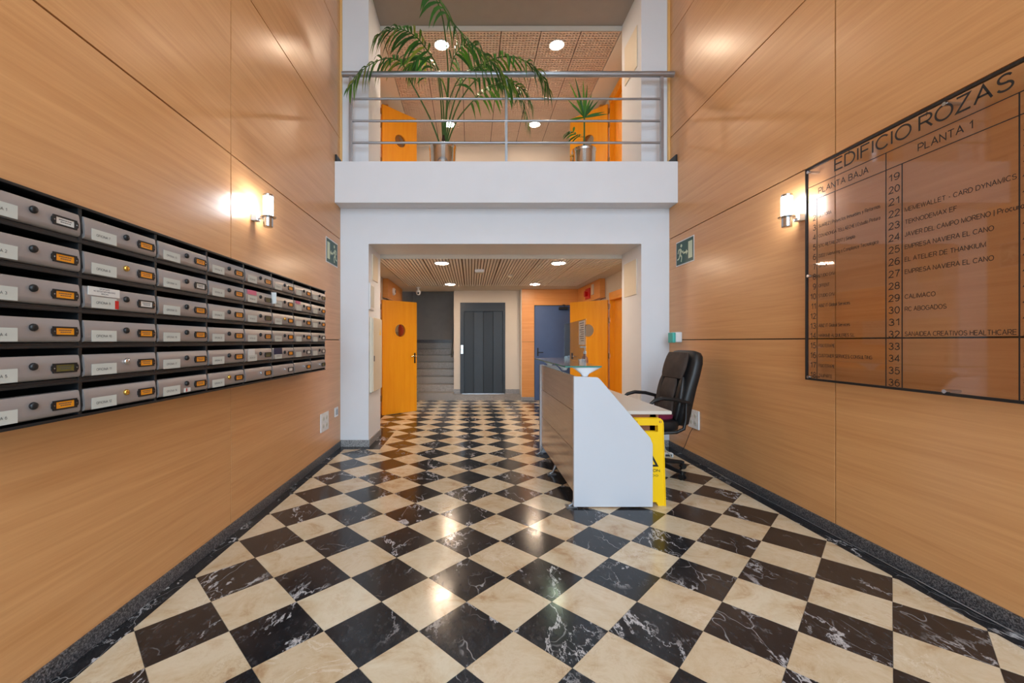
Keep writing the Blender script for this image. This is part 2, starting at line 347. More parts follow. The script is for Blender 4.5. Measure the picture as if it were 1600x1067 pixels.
GL = {  # plain sans-serif stroke letters, cap height 1: width, strokes
'A': (.74, [[(0, 0), (.37, 1), (.74, 0)], [(.13, .36), (.61, .36)]]), 'B': (.62, [[(0, 0), (0, 1), (.34, 1)]+arc(.34, .76, .24, .24, 90, -90)+[(0, .52)], [(.34, .52)]+arc(.36, .26, .26, .26, 90, -90)+[(0, 0)]]),
'C': (.72, [arc(.40, .5, .40, .5, 42, 318, 22)]), 'D': (.70, [[(0, 0), (0, 1), (.28, 1)]+arc(.28, .5, .42, .5, 90, -90, 18)+[(0, 0), (0, .1)]]), 'E': (.58, [[(.58, 1), (0, 1), (0, 0), (.6, 0)], [(0, .53), (.54, .53)]]),
'F': (.54, [[(.56, 1), (0, 1), (0, 0)], [(0, .52), (.48, .52)]]), 'G': (.76, [arc(.41, .5, .41, .5, 45, 318, 22)+[(.78, .2), (.78, .48), (.42, .48)]]), 'H': (.66, [[(0, 0), (0, 1)], [(.66, 0), (.66, 1)], [(0, .53), (.66, .53)]]),
'I': (.06, [[(.03, 0), (.03, 1)]]), 'J': (.42, [[(.42, 1), (.42, .3)]+arc(.21, .27, .21, .27, 0, -180)]), 'K': (.64, [[(0, 0), (0, 1)], [(.62, 1), (0, .38)], [(.24, .62), (.66, 0)]]), 'L': (.52, [[(0, 1), (0, 0), (.54, 0)]]),
'M': (.80, [[(0, 0), (0, 1), (.40, .04), (.80, 1), (.80, 0)]]), 'N': (.66, [[(0, 0), (0, 1), (.66, 0), (.66, 1)]]), 'O': (.84, [arc(.42, .5, .42, .5, 0, 360, 30)]), 'P': (.60, [[(0, 0), (0, 1), (.34, 1)]+arc(.34, .73, .27, .27, 90, -90)+[(0, .46)]]),
'Q': (.84, [arc(.42, .5, .42, .5, 0, 360, 30), [(.5, .25), (.84, -.06)]]), 'R': (.66, [[(0, 0), (0, 1), (.38, 1)]+arc(.38, .74, .27, .26, 90, -90)+[(0, .48)], [(.36, .48), (.68, 0)]]), 'S': (.64, [arc(.32, .745, .27, .255, 25, 255, 14)+[(.42, .47)]+arc(.33, .255, .30, .255, 70, -165, 14)]),
'T': (.66, [[(0, 1), (.66, 1)], [(.33, 1), (.33, 0)]]), 'U': (.66, [[(0, 1), (0, .36)]+arc(.33, .35, .33, .35, 180, 360)+[(.66, 1)]]), 'V': (.70, [[(0, 1), (.35, 0), (.70, 1)]]), 'W': (.98, [[(0, 1), (.24, 0), (.49, 1), (.74, 0), (.98, 1)]]),
'X': (.66, [[(0, 0), (.66, 1)], [(0, 1), (.66, 0)]]), 'Y': (.68, [[(0, 1), (.34, .44), (.68, 1)], [(.34, .44), (.34, 0)]]), 'Z': (.62, [[(0, 1), (.60, 1), (0, 0), (.64, 0)]]),
'0': (.52, [arc(.26, .5, .26, .5, 0, 360, 24)]), '1': (.34, [[(.02, .74), (.27, .98), (.27, 0)]]), '2': (.52, [arc(.26, .73, .24, .27, 170, -30)+[(.0, 0), (.54, 0)]]), '3': (.52, [arc(.25, .76, .22, .24, 160, -90)+arc(.25, .26, .26, .26, 90, -165)]),
'4': (.54, [[(.40, 0), (.40, 1), (0, .30), (.56, .30)]]), '5': (.52, [[(.48, 1), (.10, 1), (.04, .50)]+arc(.25, .33, .27, .33, 135, -155)]), '6': (.52, [arc(.30, .5, .28, .5, 55, 180, 10)+arc(.27, .32, .25, .32, 180, 540, 18)]),
'7': (.50, [[(0, 1), (.50, 1)]+[(.30, .55), (.18, 0)]]), '8': (.52, [arc(.26, .76, .22, .24, 0, 360, 18), arc(.26, .26, .26, .26, 0, 360, 18)]), '9': (.52, [arc(.22, .5, .28, .5, 235, 360, 10)+arc(.25, .68, .25, .32, 0, 360, 18)]),
'a': (.50, [arc(.25, .35, .25, .35, 0, 360, 16), [(.5, .7), (.5, 0)]]), 'b': (.50, [arc(.25, .35, .25, .35, 0, 360, 16), [(0, 1), (0, 0)]]), 'c': (.46, [arc(.25, .35, .25, .35, 45, 315)]), 'd': (.50, [arc(.25, .35, .25, .35, 0, 360, 16), [(.5, 1), (.5, 0)]]),
'e': (.50, [[(.02, .37), (.50, .37)]+arc(.25, .35, .25, .35, 4, 310, 16)]), 'f': (.30, [[(.14, 0), (.14, .8)]+arc(.30, .82, .16, .18, 180, 90, 6), [(0, .7), (.30, .7)]]), 'g': (.50, [arc(.25, .35, .25, .35, 0, 360, 16), [(.5, .7), (.5, -.05)]+arc(.25, -.05, .25, .2, 0, -150)]),
'h': (.46, [[(0, 0), (0, 1)], arc(.23, .45, .23, .25, 180, 0)+[(.46, 0)]]), 'i': (.06, [[(.03, 0), (.03, .7)], [(.03, .88), (.03, 1)]]), 'l': (.06, [[(.03, 0), (.03, 1)]]), 'm': (.76, [[(0, 0), (0, .7)], arc(.19, .48, .19, .22, 180, 0)+[(.38, 0)], arc(.57, .48, .19, .22, 180, 0)+[(.76, 0)]]),
'n': (.46, [[(0, 0), (0, .7)], arc(.23, .46, .23, .24, 180, 0)+[(.46, 0)]]), 'o': (.50, [arc(.25, .35, .25, .35, 0, 360, 16)]), 'p': (.50, [arc(.25, .35, .25, .35, 0, 360, 16), [(0, .7), (0, -.25)]]), 'r': (.30, [[(0, 0), (0, .7)], arc(.28, .42, .28, .28, 180, 95, 6)]),
's': (.44, [arc(.22, .53, .19, .17, 30, 260, 9)+arc(.22, .18, .21, .18, 80, -160, 9)]), 't': (.28, [[(.12, .95), (.12, .12)]+arc(.26, .12, .14, .12, 180, 270, 5), [(0, .7), (.28, .7)]]), 'u': (.46, [[(0, .7), (0, .25)]+arc(.23, .25, .23, .25, 180, 360), [(.46, .7), (.46, 0)]]),
'v': (.46, [[(0, .7), (.23, 0), (.46, .7)]]), 'y': (.46, [[(0, .7), (.24, .02)], [(.46, .7), (.14, -.25)]]), 'k': (.44, [[(0, 0), (0, 1)], [(.42, .7), (0, .28), (.16, .42), (.46, 0)]]), 'j': (.1, [[(.06, .7), (.06, -.15), (-.06, -.24)], [(.06, .88), (.06, 1)]]),
'-': (.32, [[(0, .37), (.32, .37)]]), '|': (.06, [[(.03, -.2), (.03, 1.05)]]), '.': (.06, [[(.03, 0), (.03, .1)]]), ' ': (.20, [])}
def text_mb(body, org, u, v, width=None, cap=.05, off=None, depth=.0008, align='LEFT', bold=0, sw=.122):
    """letters drawn as flat strokes: org = left end of the baseline, u reading direction, v up"""
    x = 0; segs = []
    for ch_ in body:
        w, st = GL.get(ch_, GL['-'])
        for path in st: segs.append([(px_+x, py_) for px_, py_ in path])
        x += w+.20
    total = x-.20; k = cap; kx = k if width is None else width/total
    u, v = Vector(u), Vector(v); n = u.cross(v); org = Vector(org)+n*depth
    sh = {'LEFT': 0, 'RIGHT': -total*kx, 'CENTER': -total*kx/2}[align]
    b = MB(); hw = sw/2*(1+8*bold)*min(k, kx*1.15)
    for path in segs:
        P = [Vector((p[0]*kx+sh, p[1]*(k-2*hw)+hw)) for p in path]; m = len(P); L = []
        for i in range(m):
            d0 = (P[i]-P[i-1]).normalized() if i else (P[1]-P[0]).normalized(); d1 = (P[i+1]-P[i]).normalized() if i < m-1 else d0
            t = (d0+d1); t = t.normalized() if t.length > .2 else d0
            nn = Vector((-t.y, t.x)); c = max(.35, nn.dot(Vector((-d0.y, d0.x)))); L.append((P[i]+nn*hw/c, P[i]-nn*hw/c))
        vs = [b._v([org+u*a.x+v*a.y, org+u*c.x+v*c.y]) for a, c in L]
        for i in range(m-1): b.bm.faces.new((vs[i][0], vs[i][1], vs[i+1][1], vs[i+1][0]))
    return b
U = {'L': (Vector((0, 1, 0)), Vector((0, 0, 1))), 'R': (Vector((0, -1, 0)), Vector((0, 0, 1))), 'F': (Vector((1, 0, 0)), Vector((0, 0, 1)))}

# ------------------------------------------------------------------ main dimensions
XL, XR = -1.615, 2.45            # side walls
YB = 5.185                       # front face of the portal wall
YR = 5.85                        # back of the portal reveals
YF = -2.5                        # glazed entrance behind the camera
ZT = 6.35                        # hall ceiling
ZL, Z2, ZU = 2.453, 3.42, 5.63   # lower corridor ceiling, upper floor, upper ceiling
YE = 9.26

# ------------------------------------------------------------------ floor
floor = bx('floor', M['grout'], (XL-.1, XR+.1, YF-.1, 12.3, -.15, -.003)); tag(floor, 'black and cream marble floor laid in a diagonal chequer', 'floor', kind='structure')
D = .4257; TX, TY = -.022, 2.095
REG = [(-1.53, 2.335, YF, 5.05), (-1.10, 1.95, 5.05, 6.02), (-1.52, 2.35, 6.02, YE)]
def clip(poly, r):
    x0, x1, y0, y1 = r
    for ax, s, lim in ((0, 1, x0), (0, -1, x1), (1, 1, y0), (1, -1, y1)):
        out = []
        for i in range(len(poly)):
            a, b = poly[i-1], poly[i]; da, db = s*(a[ax]-lim), s*(b[ax]-lim)
            if (da >= 0) != (db >= 0):
                t = da/(da-db); out.append((a[0]+(b[0]-a[0])*t, a[1]+(b[1]-a[1])*t))
            if db >= 0: out.append(b)
        poly = out
        if not poly: return []
    return poly
far = {'mb': MB(), 'mc': MB()}; near_n = 0
for a in range(-14, 16):
    for b in range(-26, 44):
        if (a+b) % 2 == 0: continue
        mk = 'mc' if a % 2 else 'mb'
        cx, cy = TX+a*D/2, TY+b*D/2; h = D/2-.0013
        q = [(cx-h, cy), (cx, cy-h), (cx+h, cy), (cx, cy+h)]
        ps = [p for p in (clip(q, r) for r in REG) if len(p) > 2]
        ps = [p for p in ps if abs(sum(p[i-1][0]*p[i][1]-p[i][0]*p[i-1][1] for i in range(len(p)))) > .0004]
        if not ps: continue
        vis = 1.2 < cy < 6.35 and abs(736+655*cx/max(cy, .3)-800) < 930
        t = MB() if vis else far[mk]
        z = random.uniform(-.0003, .0003)
        for p in ps: t.prism([(x, y, z) for x, y in p], (0, 0, -.008))
        if vis: t.build('marble_tile', M[mk], floor, smooth=False); near_n += 1
for mk in far: tag(far[mk].build('marble_tile', M[mk], floor, smooth=False), kind='stuff')
# black border strips laid in lengths
def strip(x0, x1, y0, y1, n):
    for i in range(n):
        if y1-y0 > x1-x0: a, b = y0+(y1-y0)*i/n, y0+(y1-y0)*(i+1)/n-.002; q = (x0, x1, a, b)
        else: a, b = x0+(x1-x0)*i/n, x0+(x1-x0)*(i+1)/n-.002; q = (a, b, y0, y1)
        bx('border_strip', M['mb'], q+(-.008, 0), floor, smooth=False)
strip(XL, -1.532, YF, 5.05, 12); strip(2.337, XR, YF, 5.05, 12)
strip(XL, -1.102, 5.052, YB, 1); strip(1.952, XR, 5.052, YB, 1)
strip(-1.267, -1.102, YB, 6.02, 2); strip(1.952, 2.106, YB, 6.02, 2)
strip(XL, -1.522, 6.022, YE, 4); strip(2.352, XR, 6.022, YE, 4)
strip(-1.52, -1.269, 5.86, 6.02, 1); strip(2.108, 2.35, 5.86, 6.02, 1)

# ------------------------------------------------------------------ side walls with wood panels
zj = [.0, 1.32, 2.56, 3.80, 5.05, ZT]; yj = [YF, .40, 2.82, YB]
for nm, x, s, lab in (('wall_left', XL, -1, 'beech panelled wall carrying the mailboxes'), ('wall_right', XR, 1, 'beech panelled wall carrying the tenant directory')):
    w = bx(nm, M['void'], tuple(sorted((x+s*.02, x+s*.15)))+(YF-.1, YB+.05, -.1, ZT+.1)); tag(w, lab, 'wall', kind='structure')
    for i in range(3):
        for k in range(5):
            g = .0045
            bx('wood_panel', M['wall_wood'], tuple(sorted((x, x+s*.018)))+(yj[i]+g, yj[i+1]-g, zj[k]+g, zj[k+1]-g), w, bev=.0012)
for nm, x, s in (('baseboard_left', XL, 1), ('baseboard_right', XR, -1)):
    o = MB()
    for i in range(6):
        a = YF+(YB-YF)*i/6; o.box(*sorted((x, x+s*.01)), a+.001, a+(YB-YF)/6-.001, 0, .075, bev=.0015)
    tag(o.build(nm, M['granite']), 'dark speckled granite skirting under the %s panelled wall' % nm.split('_')[1], 'skirting', kind='structure')
# upper level skirting returns and light wood edge trims beside the balcony
n = 0
for x, s in ((XL, 1), (XR, -1)):
    n += 1
    tag(bx('trim_%d' % n, M['trim_wood'], tuple(sorted((x, x+s*.026)))+(YB-.03, YB-.002, Z2+.02, ZT), bev=.002), 'pale wood edge strip beside the %s upper pier' % ('left' if s > 0 else 'right'), 'trim', kind='structure')
    n += 1
    tag(bx('trim_%d' % n, M['black'], tuple(sorted((x, x+s*.02)))+(4.975, YB-.032, Z2+.014, Z2+.10)), 'short black skirting at %s end of the balcony' % ('left' if s > 0 else 'right'), 'skirting', kind='structure')

# ------------------------------------------------------------------ portal wall (piers, lintel), balcony slab
OL, OR_, OT = -1.267, 2.106, 2.507
pw = MB().box(XL-.1, OL, YB, YR, 0, ZT).box(OR_, XR+.1, YB, YR, 0, ZT).box(OL, OR_, YB, YR, OT, 3.0)
pw = pw.build('wall_back', M['white'], smooth=False); tag(pw, 'white portal wall with two piers and a lintel under the balcony', 'wall', kind='structure')
tag(bx('lintel_upper', M['soffit'], (OL+.001, OR_-.001, YB+.001, YR, 5.70, ZT)), 'white beam over the upper opening, shade painted into its colour', 'beam', kind='structure')
bal = MB().box(XL+.001, XR-.001, 4.96, YB-.001, 2.943, 3.432, bev=.003); bal.box(XL, XR, YB, 9.6, 3.0, Z2)
bal = bal.build('balcony', M['white'], smooth=False); tag(bal, 'white balcony slab edge crossing the hall above the opening', 'balcony', kind='structure')
# granite skirting round the piers
o = MB()
for x0, x1 in ((XL, OL), (OR_, XR)): o.box(x0, x1, YB-.01, YB, 0, .083, bev=.0015)
o.box(OL, OL+.012, YB-.01, YR, 0, .083, bev=.0015); o.box(OR_-.012, OR_, YB-.01, YR, 0, .083, bev=.0015)
tag(o.build('baseboard_back', M['granite_light']), 'light grey granite skirting round the white piers', 'skirting', kind='structure')

# ------------------------------------------------------------------ hall ceiling and entrance behind the camera
tag(bx('ceiling', M['hall_ceil'], (XL-.1, XR+.1, YF-.1, YB+.4, ZT, ZT+.1)), 'white ceiling high over the hall', 'ceiling', kind='structure')
for x, y, wh in ((-.45, .2, 'near left'), (1.3, .2, 'near right'), (-.45, 2.6, 'far left'), (1.3, 2.6, 'far right')):  # fill panels added out of view to brighten the hall
    r = root('fill_light', (x, y, ZT-.03), 'unseen square fill light added high over the hall, %s one, outside the frame' % wh, 'light', 'fill lights added under the hall ceiling')
    MB().box(x-.32, x+.32, y-.32, y+.32, ZT-.03, ZT-.001, bev=.004).build('frame', M['outlet'], r)
    bx('diffuser', M['hall_fill'], (x-.28, x+.28, y-.28, y+.28, ZT-.036, ZT-.029), r)
wf = MB().box(XL-.1, XR+.1, YF-.12, YF, 5.8, ZT).build('wall_front', M['white']); tag(wf, 'white wall strip above the glazed entrance', 'wall', kind='structure')
w1 = root('window_1', (.42, YF-.06, 0), 'tall glazed entrance front behind the camera', 'window', kind='structure')
fr = MB()
for x in (XL+.03, -.6, 1.42, XR-.03): fr.box(x-.03, x+.03, YF-.09, YF-.03, 0, 5.8)
for z in (.03, 2.35, 4.1, 5.77): fr.box(XL, XR, YF-.085, YF-.035, z-.03, z+.03)
fr.build('window_frame', M['lift'], w1)
for x0, x1 in ((XL+.06, -.63), (-.57, 1.39), (1.45, XR-.06)):
    for z0, z1 in ((.06, 2.32), (2.38, 4.07), (4.13, 5.74)):
        bx('pane', M['window'], (x0, x1, YF-.064, YF-.056, z0, z1), w1)
tag(bx('pavement', M['tarmac'], (-14, 14, -22, YF-.11, -.25, -.01)), 'grey stone pavement outside the entrance', 'pavement', kind='structure')

# ------------------------------------------------------------------ corridors (lower and upper)
def side_wall(nm, x, s, z0, z1, lab):
    ys0, ys1 = 6.42, 7.34; zt = z0+2.07
    a, b = sorted((x, x+s*.14))
    w = MB().box(a, b, YR-.01, ys0, z0, z1).box(a, b, ys1, 9.7, z0, z1).box(a, b, ys0, ys1, zt, z1)
    w = w.build(nm, M['side_white'], smooth=False); tag(w, lab, 'wall', kind='structure'); return w
side_wall('wall_corridor_left', XL, -1, 0, 2.999, 'cream left wall of the lower corridor')
side_wall('wall_corridor_right', XR, 1, 0, 2.999, 'cream right wall of the lower corridor')
side_wall('wall_gallery_left', XL, -1, Z2, ZU+.3, 'cream left wall of the upper gallery')
side_wall('wall_gallery_right', XR, 1, Z2, ZU+.3, 'cream right wall of the upper gallery')

def leaf_mesh(w, h, t, pz, r, mat):
    """door leaf in local X (0..w), thickness Y, with a round hole"""
    b = MB(); cx = w/2; n = 32; bmh = b.bm
    ang = sorted(set([2*PI*k/n for k in range(n)] + [math.atan2(dz, dx) % (2*PI) for dx in (-cx, w-cx) for dz in (-pz, h-pz)]))
    def outer(a):
        dx, dz = math.cos(a), math.sin(a); k = 1e9
        if dx > 1e-9: k = min(k, (w-cx)/dx)
        if dx < -1e-9: k = min(k, -cx/dx)
        if dz > 1e-9: k = min(k, (h-pz)/dz)
        if dz < -1e-9: k = min(k, -pz/dz)
        return (cx+dx*k, pz+dz*k)
    R = {}
    for y in (0, t):
        R[y] = ([bmh.verts.new((cx+r*math.cos(a), y, pz+r*math.sin(a))) for a in ang], [bmh.verts.new((outer(a)[0], y, outer(a)[1])) for a in ang])
    m = len(ang)
    for k in range(m):
        j = (k+1) % m
        for y in (0, t): bmh.faces.new((R[y][0][k], R[y][0][j], R[y][1][j], R[y][1][k]))
        bmh.faces.new((R[0][0][k], R[0][0][j], R[t][0][j], R[t][0][k])); bmh.faces.new((R[0][1][k], R[0][1][j], R[t][1][j], R[t][1][k]))
    return b
DN = [0]
def corridor_door(x, s, z0, lab, handle):
    """double door in a side wall: nearer leaf closed, farther leaf swung into the corridor"""
    DN[0] += 1; yh = 7.32
    r = root('door_%d' % DN[0], (x, yh, z0), lab, 'door', kind='structure')
    f = MB(); a, b = sorted((x-s*.03, x+s*.13))
    f.box(a, b, 6.42, 6.47, z0, z0+2.07).box(a, b, 7.29, 7.34, z0, z0+2.07).box(a, b, 6.47, 7.29, z0+2.02, z0+2.07)
    f.box(*sorted((x-s*.035, x+s*.005)), 6.34, 6.42, z0, z0+2.15).box(*sorted((x-s*.035, x+s*.005)), 6.34, 7.34, z0+2.07, z0+2.15)
    f.build('door_frame', M['door_wood'], r)
    bx('closed_leaf', M['door_wood'], tuple(sorted((x+s*.05, x+s*.09)))+(6.472, 7.288, z0+.004, z0+2.018), r)
    # open leaf, from hinge (x, yh) towards the middle and the back
    hx = x-s*.04; ang = math.atan2(.50, -s*.53)
    w, h, t, pz, pr = .735, 2.02, .04, 1.49, .118
    lf = leaf_mesh(w, h, t, pz, pr, None)
    T = Matrix.Translation((hx, yh+.03, z0+.008)) @ Matrix.Rotation(ang, 4, 'Z')
    if s < 0: T = T @ Matrix.Translation((0, -t, 0))     # keep the face toward the camera at the hinge line
    bmesh.ops.transform(lf.bm, matrix=T, verts=lf.bm.verts); leaf = lf.build('leaf', M['door_wood'], r, smooth=False)
    ring = MB(); ring.mx = T
    for y0, y1 in ((-.008, 0), (t, t+.008)):
        vs = []
        for k in range(32):
            an = 2*PI*k/32; vs.append((math.cos(an), math.sin(an)))
        for k in range(32):
            c0, c1 = vs[k], vs[(k+1) % 32]; ri, ro = pr-.006, pr+.022
            P = [(w/2+c0[0]*ri, y0, pz+c0[1]*ri), (w/2+c1[0]*ri, y0, pz+c1[1]*ri), (w/2+c1[0]*ro, y0, pz+c1[1]*ro), (w/2+c0[0]*ro, y0, pz+c0[1]*ro)]
            ring.prism(P, (0, y1-y0, 0))
    ring.build('porthole_ring', M['door_wood'], leaf)
    g = MB(); g.mx = T; g.lathe([(pr-.002, t*.4), (pr-.002, t*.6)], (w/2, 0, pz), 28, 'y'); g.build('porthole_glass', M['port'], leaf)
    for hz in ((.25, 1.0, 1.62, 1.86)):
        q = MB(); q.cyl((hx, yh+.012, z0+hz), (hx, yh+.012, z0+hz+.1), .011, seg=10); q.box(hx-.006 if s > 0 else hx-.02, hx+.02 if s > 0 else hx+.006, yh-.02, yh+.01, z0+hz+.01, z0+hz+.09)
        q.build('hinge', M['steel'], r)
    ctr = {1: -1, -1: 1}
    q = MB(); q.mx = T; yy = t if s > 0 else 0; d = 1 if s > 0 else -1     # face seen by the camera
    for face, dd in ((0, -1), (t, 1)):
        q.box(w-.062, w-.03, *sorted((face, face+dd*.006)), .89, 1.08, bev=.002)
    q.build('lock_plate', M['black_plastic'], leaf)
    q = MB(); q.mx = T
    for face, dd in ((0, -1), (t, 1)):
        q.cyl((w-.046, face, 1.02), (w-.046, face+dd*.045, 1.02), .009, seg=10); q.tube([(w-.046, face+dd*.045, 1.02), (w-.1, face+dd*.05, 1.02), (w-.16, face+dd*.048, 1.016)], .008, 8)
    q.build('lever_handle', M['steel'], leaf)
    # floor-to-ceiling closer arm over the door
    q = MB(); q.tube([(x-s*.02, yh+.25, z0+2.09), (x-s*.12, yh+.12, z0+2.06), (x-s*.14, yh+.19, z0+2.045)], .006, 6); q.build('closer_arm', M['black_plastic'], r)
corridor_door(XL, -1, 0, 'orange door with round porthole standing open at left of the lower corridor', 1)
corridor_door(XR, 1, 0, 'orange door with round porthole standing open behind the reception desk', 1)
corridor_door(XL, -1, Z2, 'orange porthole door standing open upstairs at left behind the railing', 1)
corridor_door(XR, 1, Z2, 'orange porthole door standing open upstairs behind the small potted palm', 1)
k = 0
for z0 in (0, Z2):
    for x, s, sd in ((XL, 1, 'left'), (XR, -1, 'right')):
        k += 1; lv = 'lower corridor' if z0 == 0 else 'upper gallery'
        a, b = sorted((x, x+s*.10)); top = ZL if z0 == 0 else ZU
        o = bx('wood_bulkhead', M['panel_wood'], (a+.001, b-.001, 7.66, 9.24, z0+2.10, top-.003), bev=.002)
        tag(o, 'wood boxed bulkhead over the %s wall of the %s' % (sd, lv), 'bulkhead')

# lower ceiling: ribbed panels + plain margins
cz = MB().box(XL, XR, YR, 9.7, ZL+.03, 2.999).build('ceiling_lower', M['ceil_dark']); tag(cz, 'slatted metal ceiling over the lower corridor', 'ceiling', kind='structure')
xe = [-1.32, -.68, -.13, .42, .97, 1.55, 2.2]
for i in range(6):
    p = MB(); a, b = xe[i]+.004, xe[i+1]-.004; nn = round((b-a)/.047); w = (b-a)/nn
    for j in range(nn): p.box(a+j*w+.007, a+(j+1)*w-.007, YR, 8.70, ZL, ZL+.013)
    p.build('slatted_panel', M['ceil'], cz, smooth=False)
p = MB().box(XL, -1.324, YR, 8.70, ZL, ZL+.03).box(2.204, XR, YR, 8.70, ZL, ZL+.03).box(XL, XR, 8.704, 9.7, ZL, ZL+.03).box(OL+.001, OR_-.001, YR-.004, YR-.001, ZL, OT)
p.build('margin', M['side_white'], cz, smooth=False)
# upper ceiling: gridded tiles
cu = MB().box(XL-.1, XR+.1, YR, 9.8, 5.70, 5.9).build('ceiling_upper', M['soffit']); tag(cu, 'gridded metal tile ceiling over the upper gallery', 'ceiling', kind='structure')
bx('backing', M['ceil_dark'], (XL, XR, YR, 9.7, ZU+.03, 5.699), cu)
ts = .56; gm = MB(); 
for j in range(12):
    c = ts*(j+.5)/12
    gm.box(c-.0115, c+.0115, .006, ts-.006, .004, .0141); gm.box(.006, ts-.006, c-.0115, c+.0115, 0, .0141)
gme = gm.mesh('ceiling_tile', M['ceil_up'], (0, 0, 0), False)
for i in range(6):
    for j in range(6):
        place('ceiling_tile', gme, (-1.27+.012+i*ts, YR+.002+j*ts, ZU), cu)
p = MB().box(XL, -1.262, YR, 9.7, ZU-.002, ZU+.03).box(2.106, XR, YR, 9.7, ZU-.002, ZU+.03).box(-1.26, 2.104, YR+6*ts+.003, 9.7, ZU, ZU+.03).box(OL+.001, OR_-.001, YR-.004, YR-.001, ZU, 5.70)
p.build('margin', M['side_white'], cu, smooth=False)

# far walls
tag(bx('wall_gallery_back', M['side_white'], (XL-.1, XR+.1, 9.3, 9.45, Z2, ZU+.2)), 'cream end wall of the upper gallery', 'wall', kind='structure')
YLF = 9.5; SH = .12
wl = MB().box(-.39, -.245, YLF, YLF+.2, SH, 2.9).box(.775, 1.12, YLF, YLF+.2, SH, 2.9).box(-.245, .775, YLF, YLF+.2, SH+2.06, 2.9).box(-.39, -.37, YLF+.01, 12, SH, 2.9)
wl.box(1.10, 1.30, YE+.001, YLF+.2, 0, 2.9)
tag(wl.build('wall_lift', M['side_white'], smooth=False), 'cream wall around the lift doors', 'wall', kind='structure')
wd = MB().box(1.12, 1.395, YE-.012, YE, .0, ZL).box(2.345, XR, YE-.012, YE, 0, ZL).box(1.395, 2.345, YE-.012, YE, 2.10, ZL)
wd.box(1.3, XR+.15, YE+.04, YE+.2, 0, 2.999)
wd = wd.build('wall_end_right', M['panel_wood'], smooth=False); tag(wd, 'orange wood clad wall around the blue door', 'wall', kind='structure')
bx('cladding_joint', M['void'], (1.12, 1.395, YE-.0135, YE-.011, 1.29, 1.296), wd)
o = MB().box(1.10, 1.395, YE-.022, YE-.012, 0, .075, bev=.001).box(-.39, -.245, YLF-.01, YLF, SH, SH+.1).box(.775, 1.10, YLF-.01, YLF, SH, SH+.1)
tag(o.build('baseboard_far', M['granite_light']), 'grey granite skirting at the far end of the corridor', 'skirting', kind='structure')
# blue door
DN[0] += 1
bd = root('door_%d' % DN[0], (1.87, YE, 0), 'blue metal fire door in the orange wood wall', 'door', kind='structure')
bx('leaf', M['blue'], (1.40, 2.34, YE-.03, YE+.02, .006, 2.085), bd, bev=.002)
q = MB().box(1.395, 2.345, YE-.02, YE+.03, 2.085, 2.10); q.build('door_frame', M['liftdark'], bd)
q = MB().box(1.455, 1.485, YE-.04, YE-.03, .98, 1.16, bev=.002).tube([(1.47, YE-.03, 1.06), (1.47, YE-.08, 1.06), (1.58, YE-.08, 1.06)], .009, 8); q.build('lever_handle', M['black_plastic'], bd)
q = MB().box(1.93, 2.12, YE-.09, YE-.03, 2.0, 2.06, bev=.006).tube([(2.04, YE-.08, 2.06), (2.05, YE-.1, 2.10), (2.0, YE-.1, 2.10)], .008, 6).tube([(2.04, YE-.07, 2.05), (2.22, YE-.24, 2.03), (2.335, YE-.06, 1.93)], .009, 6)
q.build('door_closer', M['black_plastic'], bd)
# lift
lf = root('lift', (.265, YLF, SH), 'dark grey lift with four vertical door panels at the corridor end', 'lift')
q = MB().box(-.245, -.16, YLF-.015, YLF+.1, SH, SH+2.06).box(.72, .775, YLF-.015, YLF+.1, SH, SH+2.06).box(-.16, .72, YLF-.015, YLF+.1, SH+1.87, SH+2.06).box(-.245, .775, YLF-.022, YLF-.015, SH+1.865, SH+1.875)
q.build('lift_frame', M['lift'], lf)
for i in range(4):
    a = -.16+i*.22; y = YLF+.02+.012*(i % 2 if i < 2 else (i+1) % 2)
    bx('door_panel', M['liftdark'] if i % 2 == 0 else M['lift'], (a+.002, a+.218, y, y+.03, SH+.01, SH+1.87), lf, bev=.003)
bx('sill', M['steel'], (-.2, .75, YLF-.05, YLF+.08, SH, SH+.008), lf)
q = bx('call_plate', M['steel'], (-.232, -.176, YLF-.026, YLF-.014, 1.02, 1.22), lf, bev=.002)
MB().lathe([(.012, 0), (.012, .006)], (-.204, YLF-.033, 1.12), 12, 'y').build('call_button', M['outlet'], q)
bx('shaft', M['void'], (-.3, .9, YLF+.1, YLF+.19, SH, 2.4), lf)
tag(MB().box(-.5, 1.11, YE, YLF+.3, 0, SH).build('trim_5', M['granite_step'], smooth=False), 'low granite step in front of the lift', 'step', kind='structure')

# stairs
st = root('stairs', (-1.0, YE, 0), 'grey granite stairs rising behind the open left door', 'stairs', kind='structure')
for i in range(8):
    y = YE+.002+i*.28; bx('step', M['granite_step'], (XL, -.392, y, 12.2, max(0, i*.158-.0), (i+1)*.158-.001), st, bev=.004)
bx('landing_skirting', M['granite'], (XL, -.392, 11.58, 11.6, 8*.158, 8*.158+.085), st)
sw = MB().box(XL, -.39, 11.6, 11.75, 1.2, 3.0).box(XL-.14, XL, 9.7, 12.2, 0, 3.0).box(-.5, -.392, 12, 12.2, 1.2, 3.0).box(XL, -.2, 9.7, 12.2, 3.0, 3.1)
tag(sw.build('wall_stairwell', M['dim_wall'], smooth=False), 'grey wall of the stairwell', 'wall', kind='structure')
hr = MB().tube([(-.44, YE+.35, .95), (-.44, 11.2, 2.05)], .02, 10); 
for yy in (9.8, 10.9): hr.tube([(-.392, yy, .95+(yy-YE-.35)*.692-.05), (-.44, yy, .95+(yy-YE-.35)*.692)], .008, 6)
tag(hr.build('handrail', M['steel']), 'pale metal handrail on the right wall of the stairs', 'handrail')

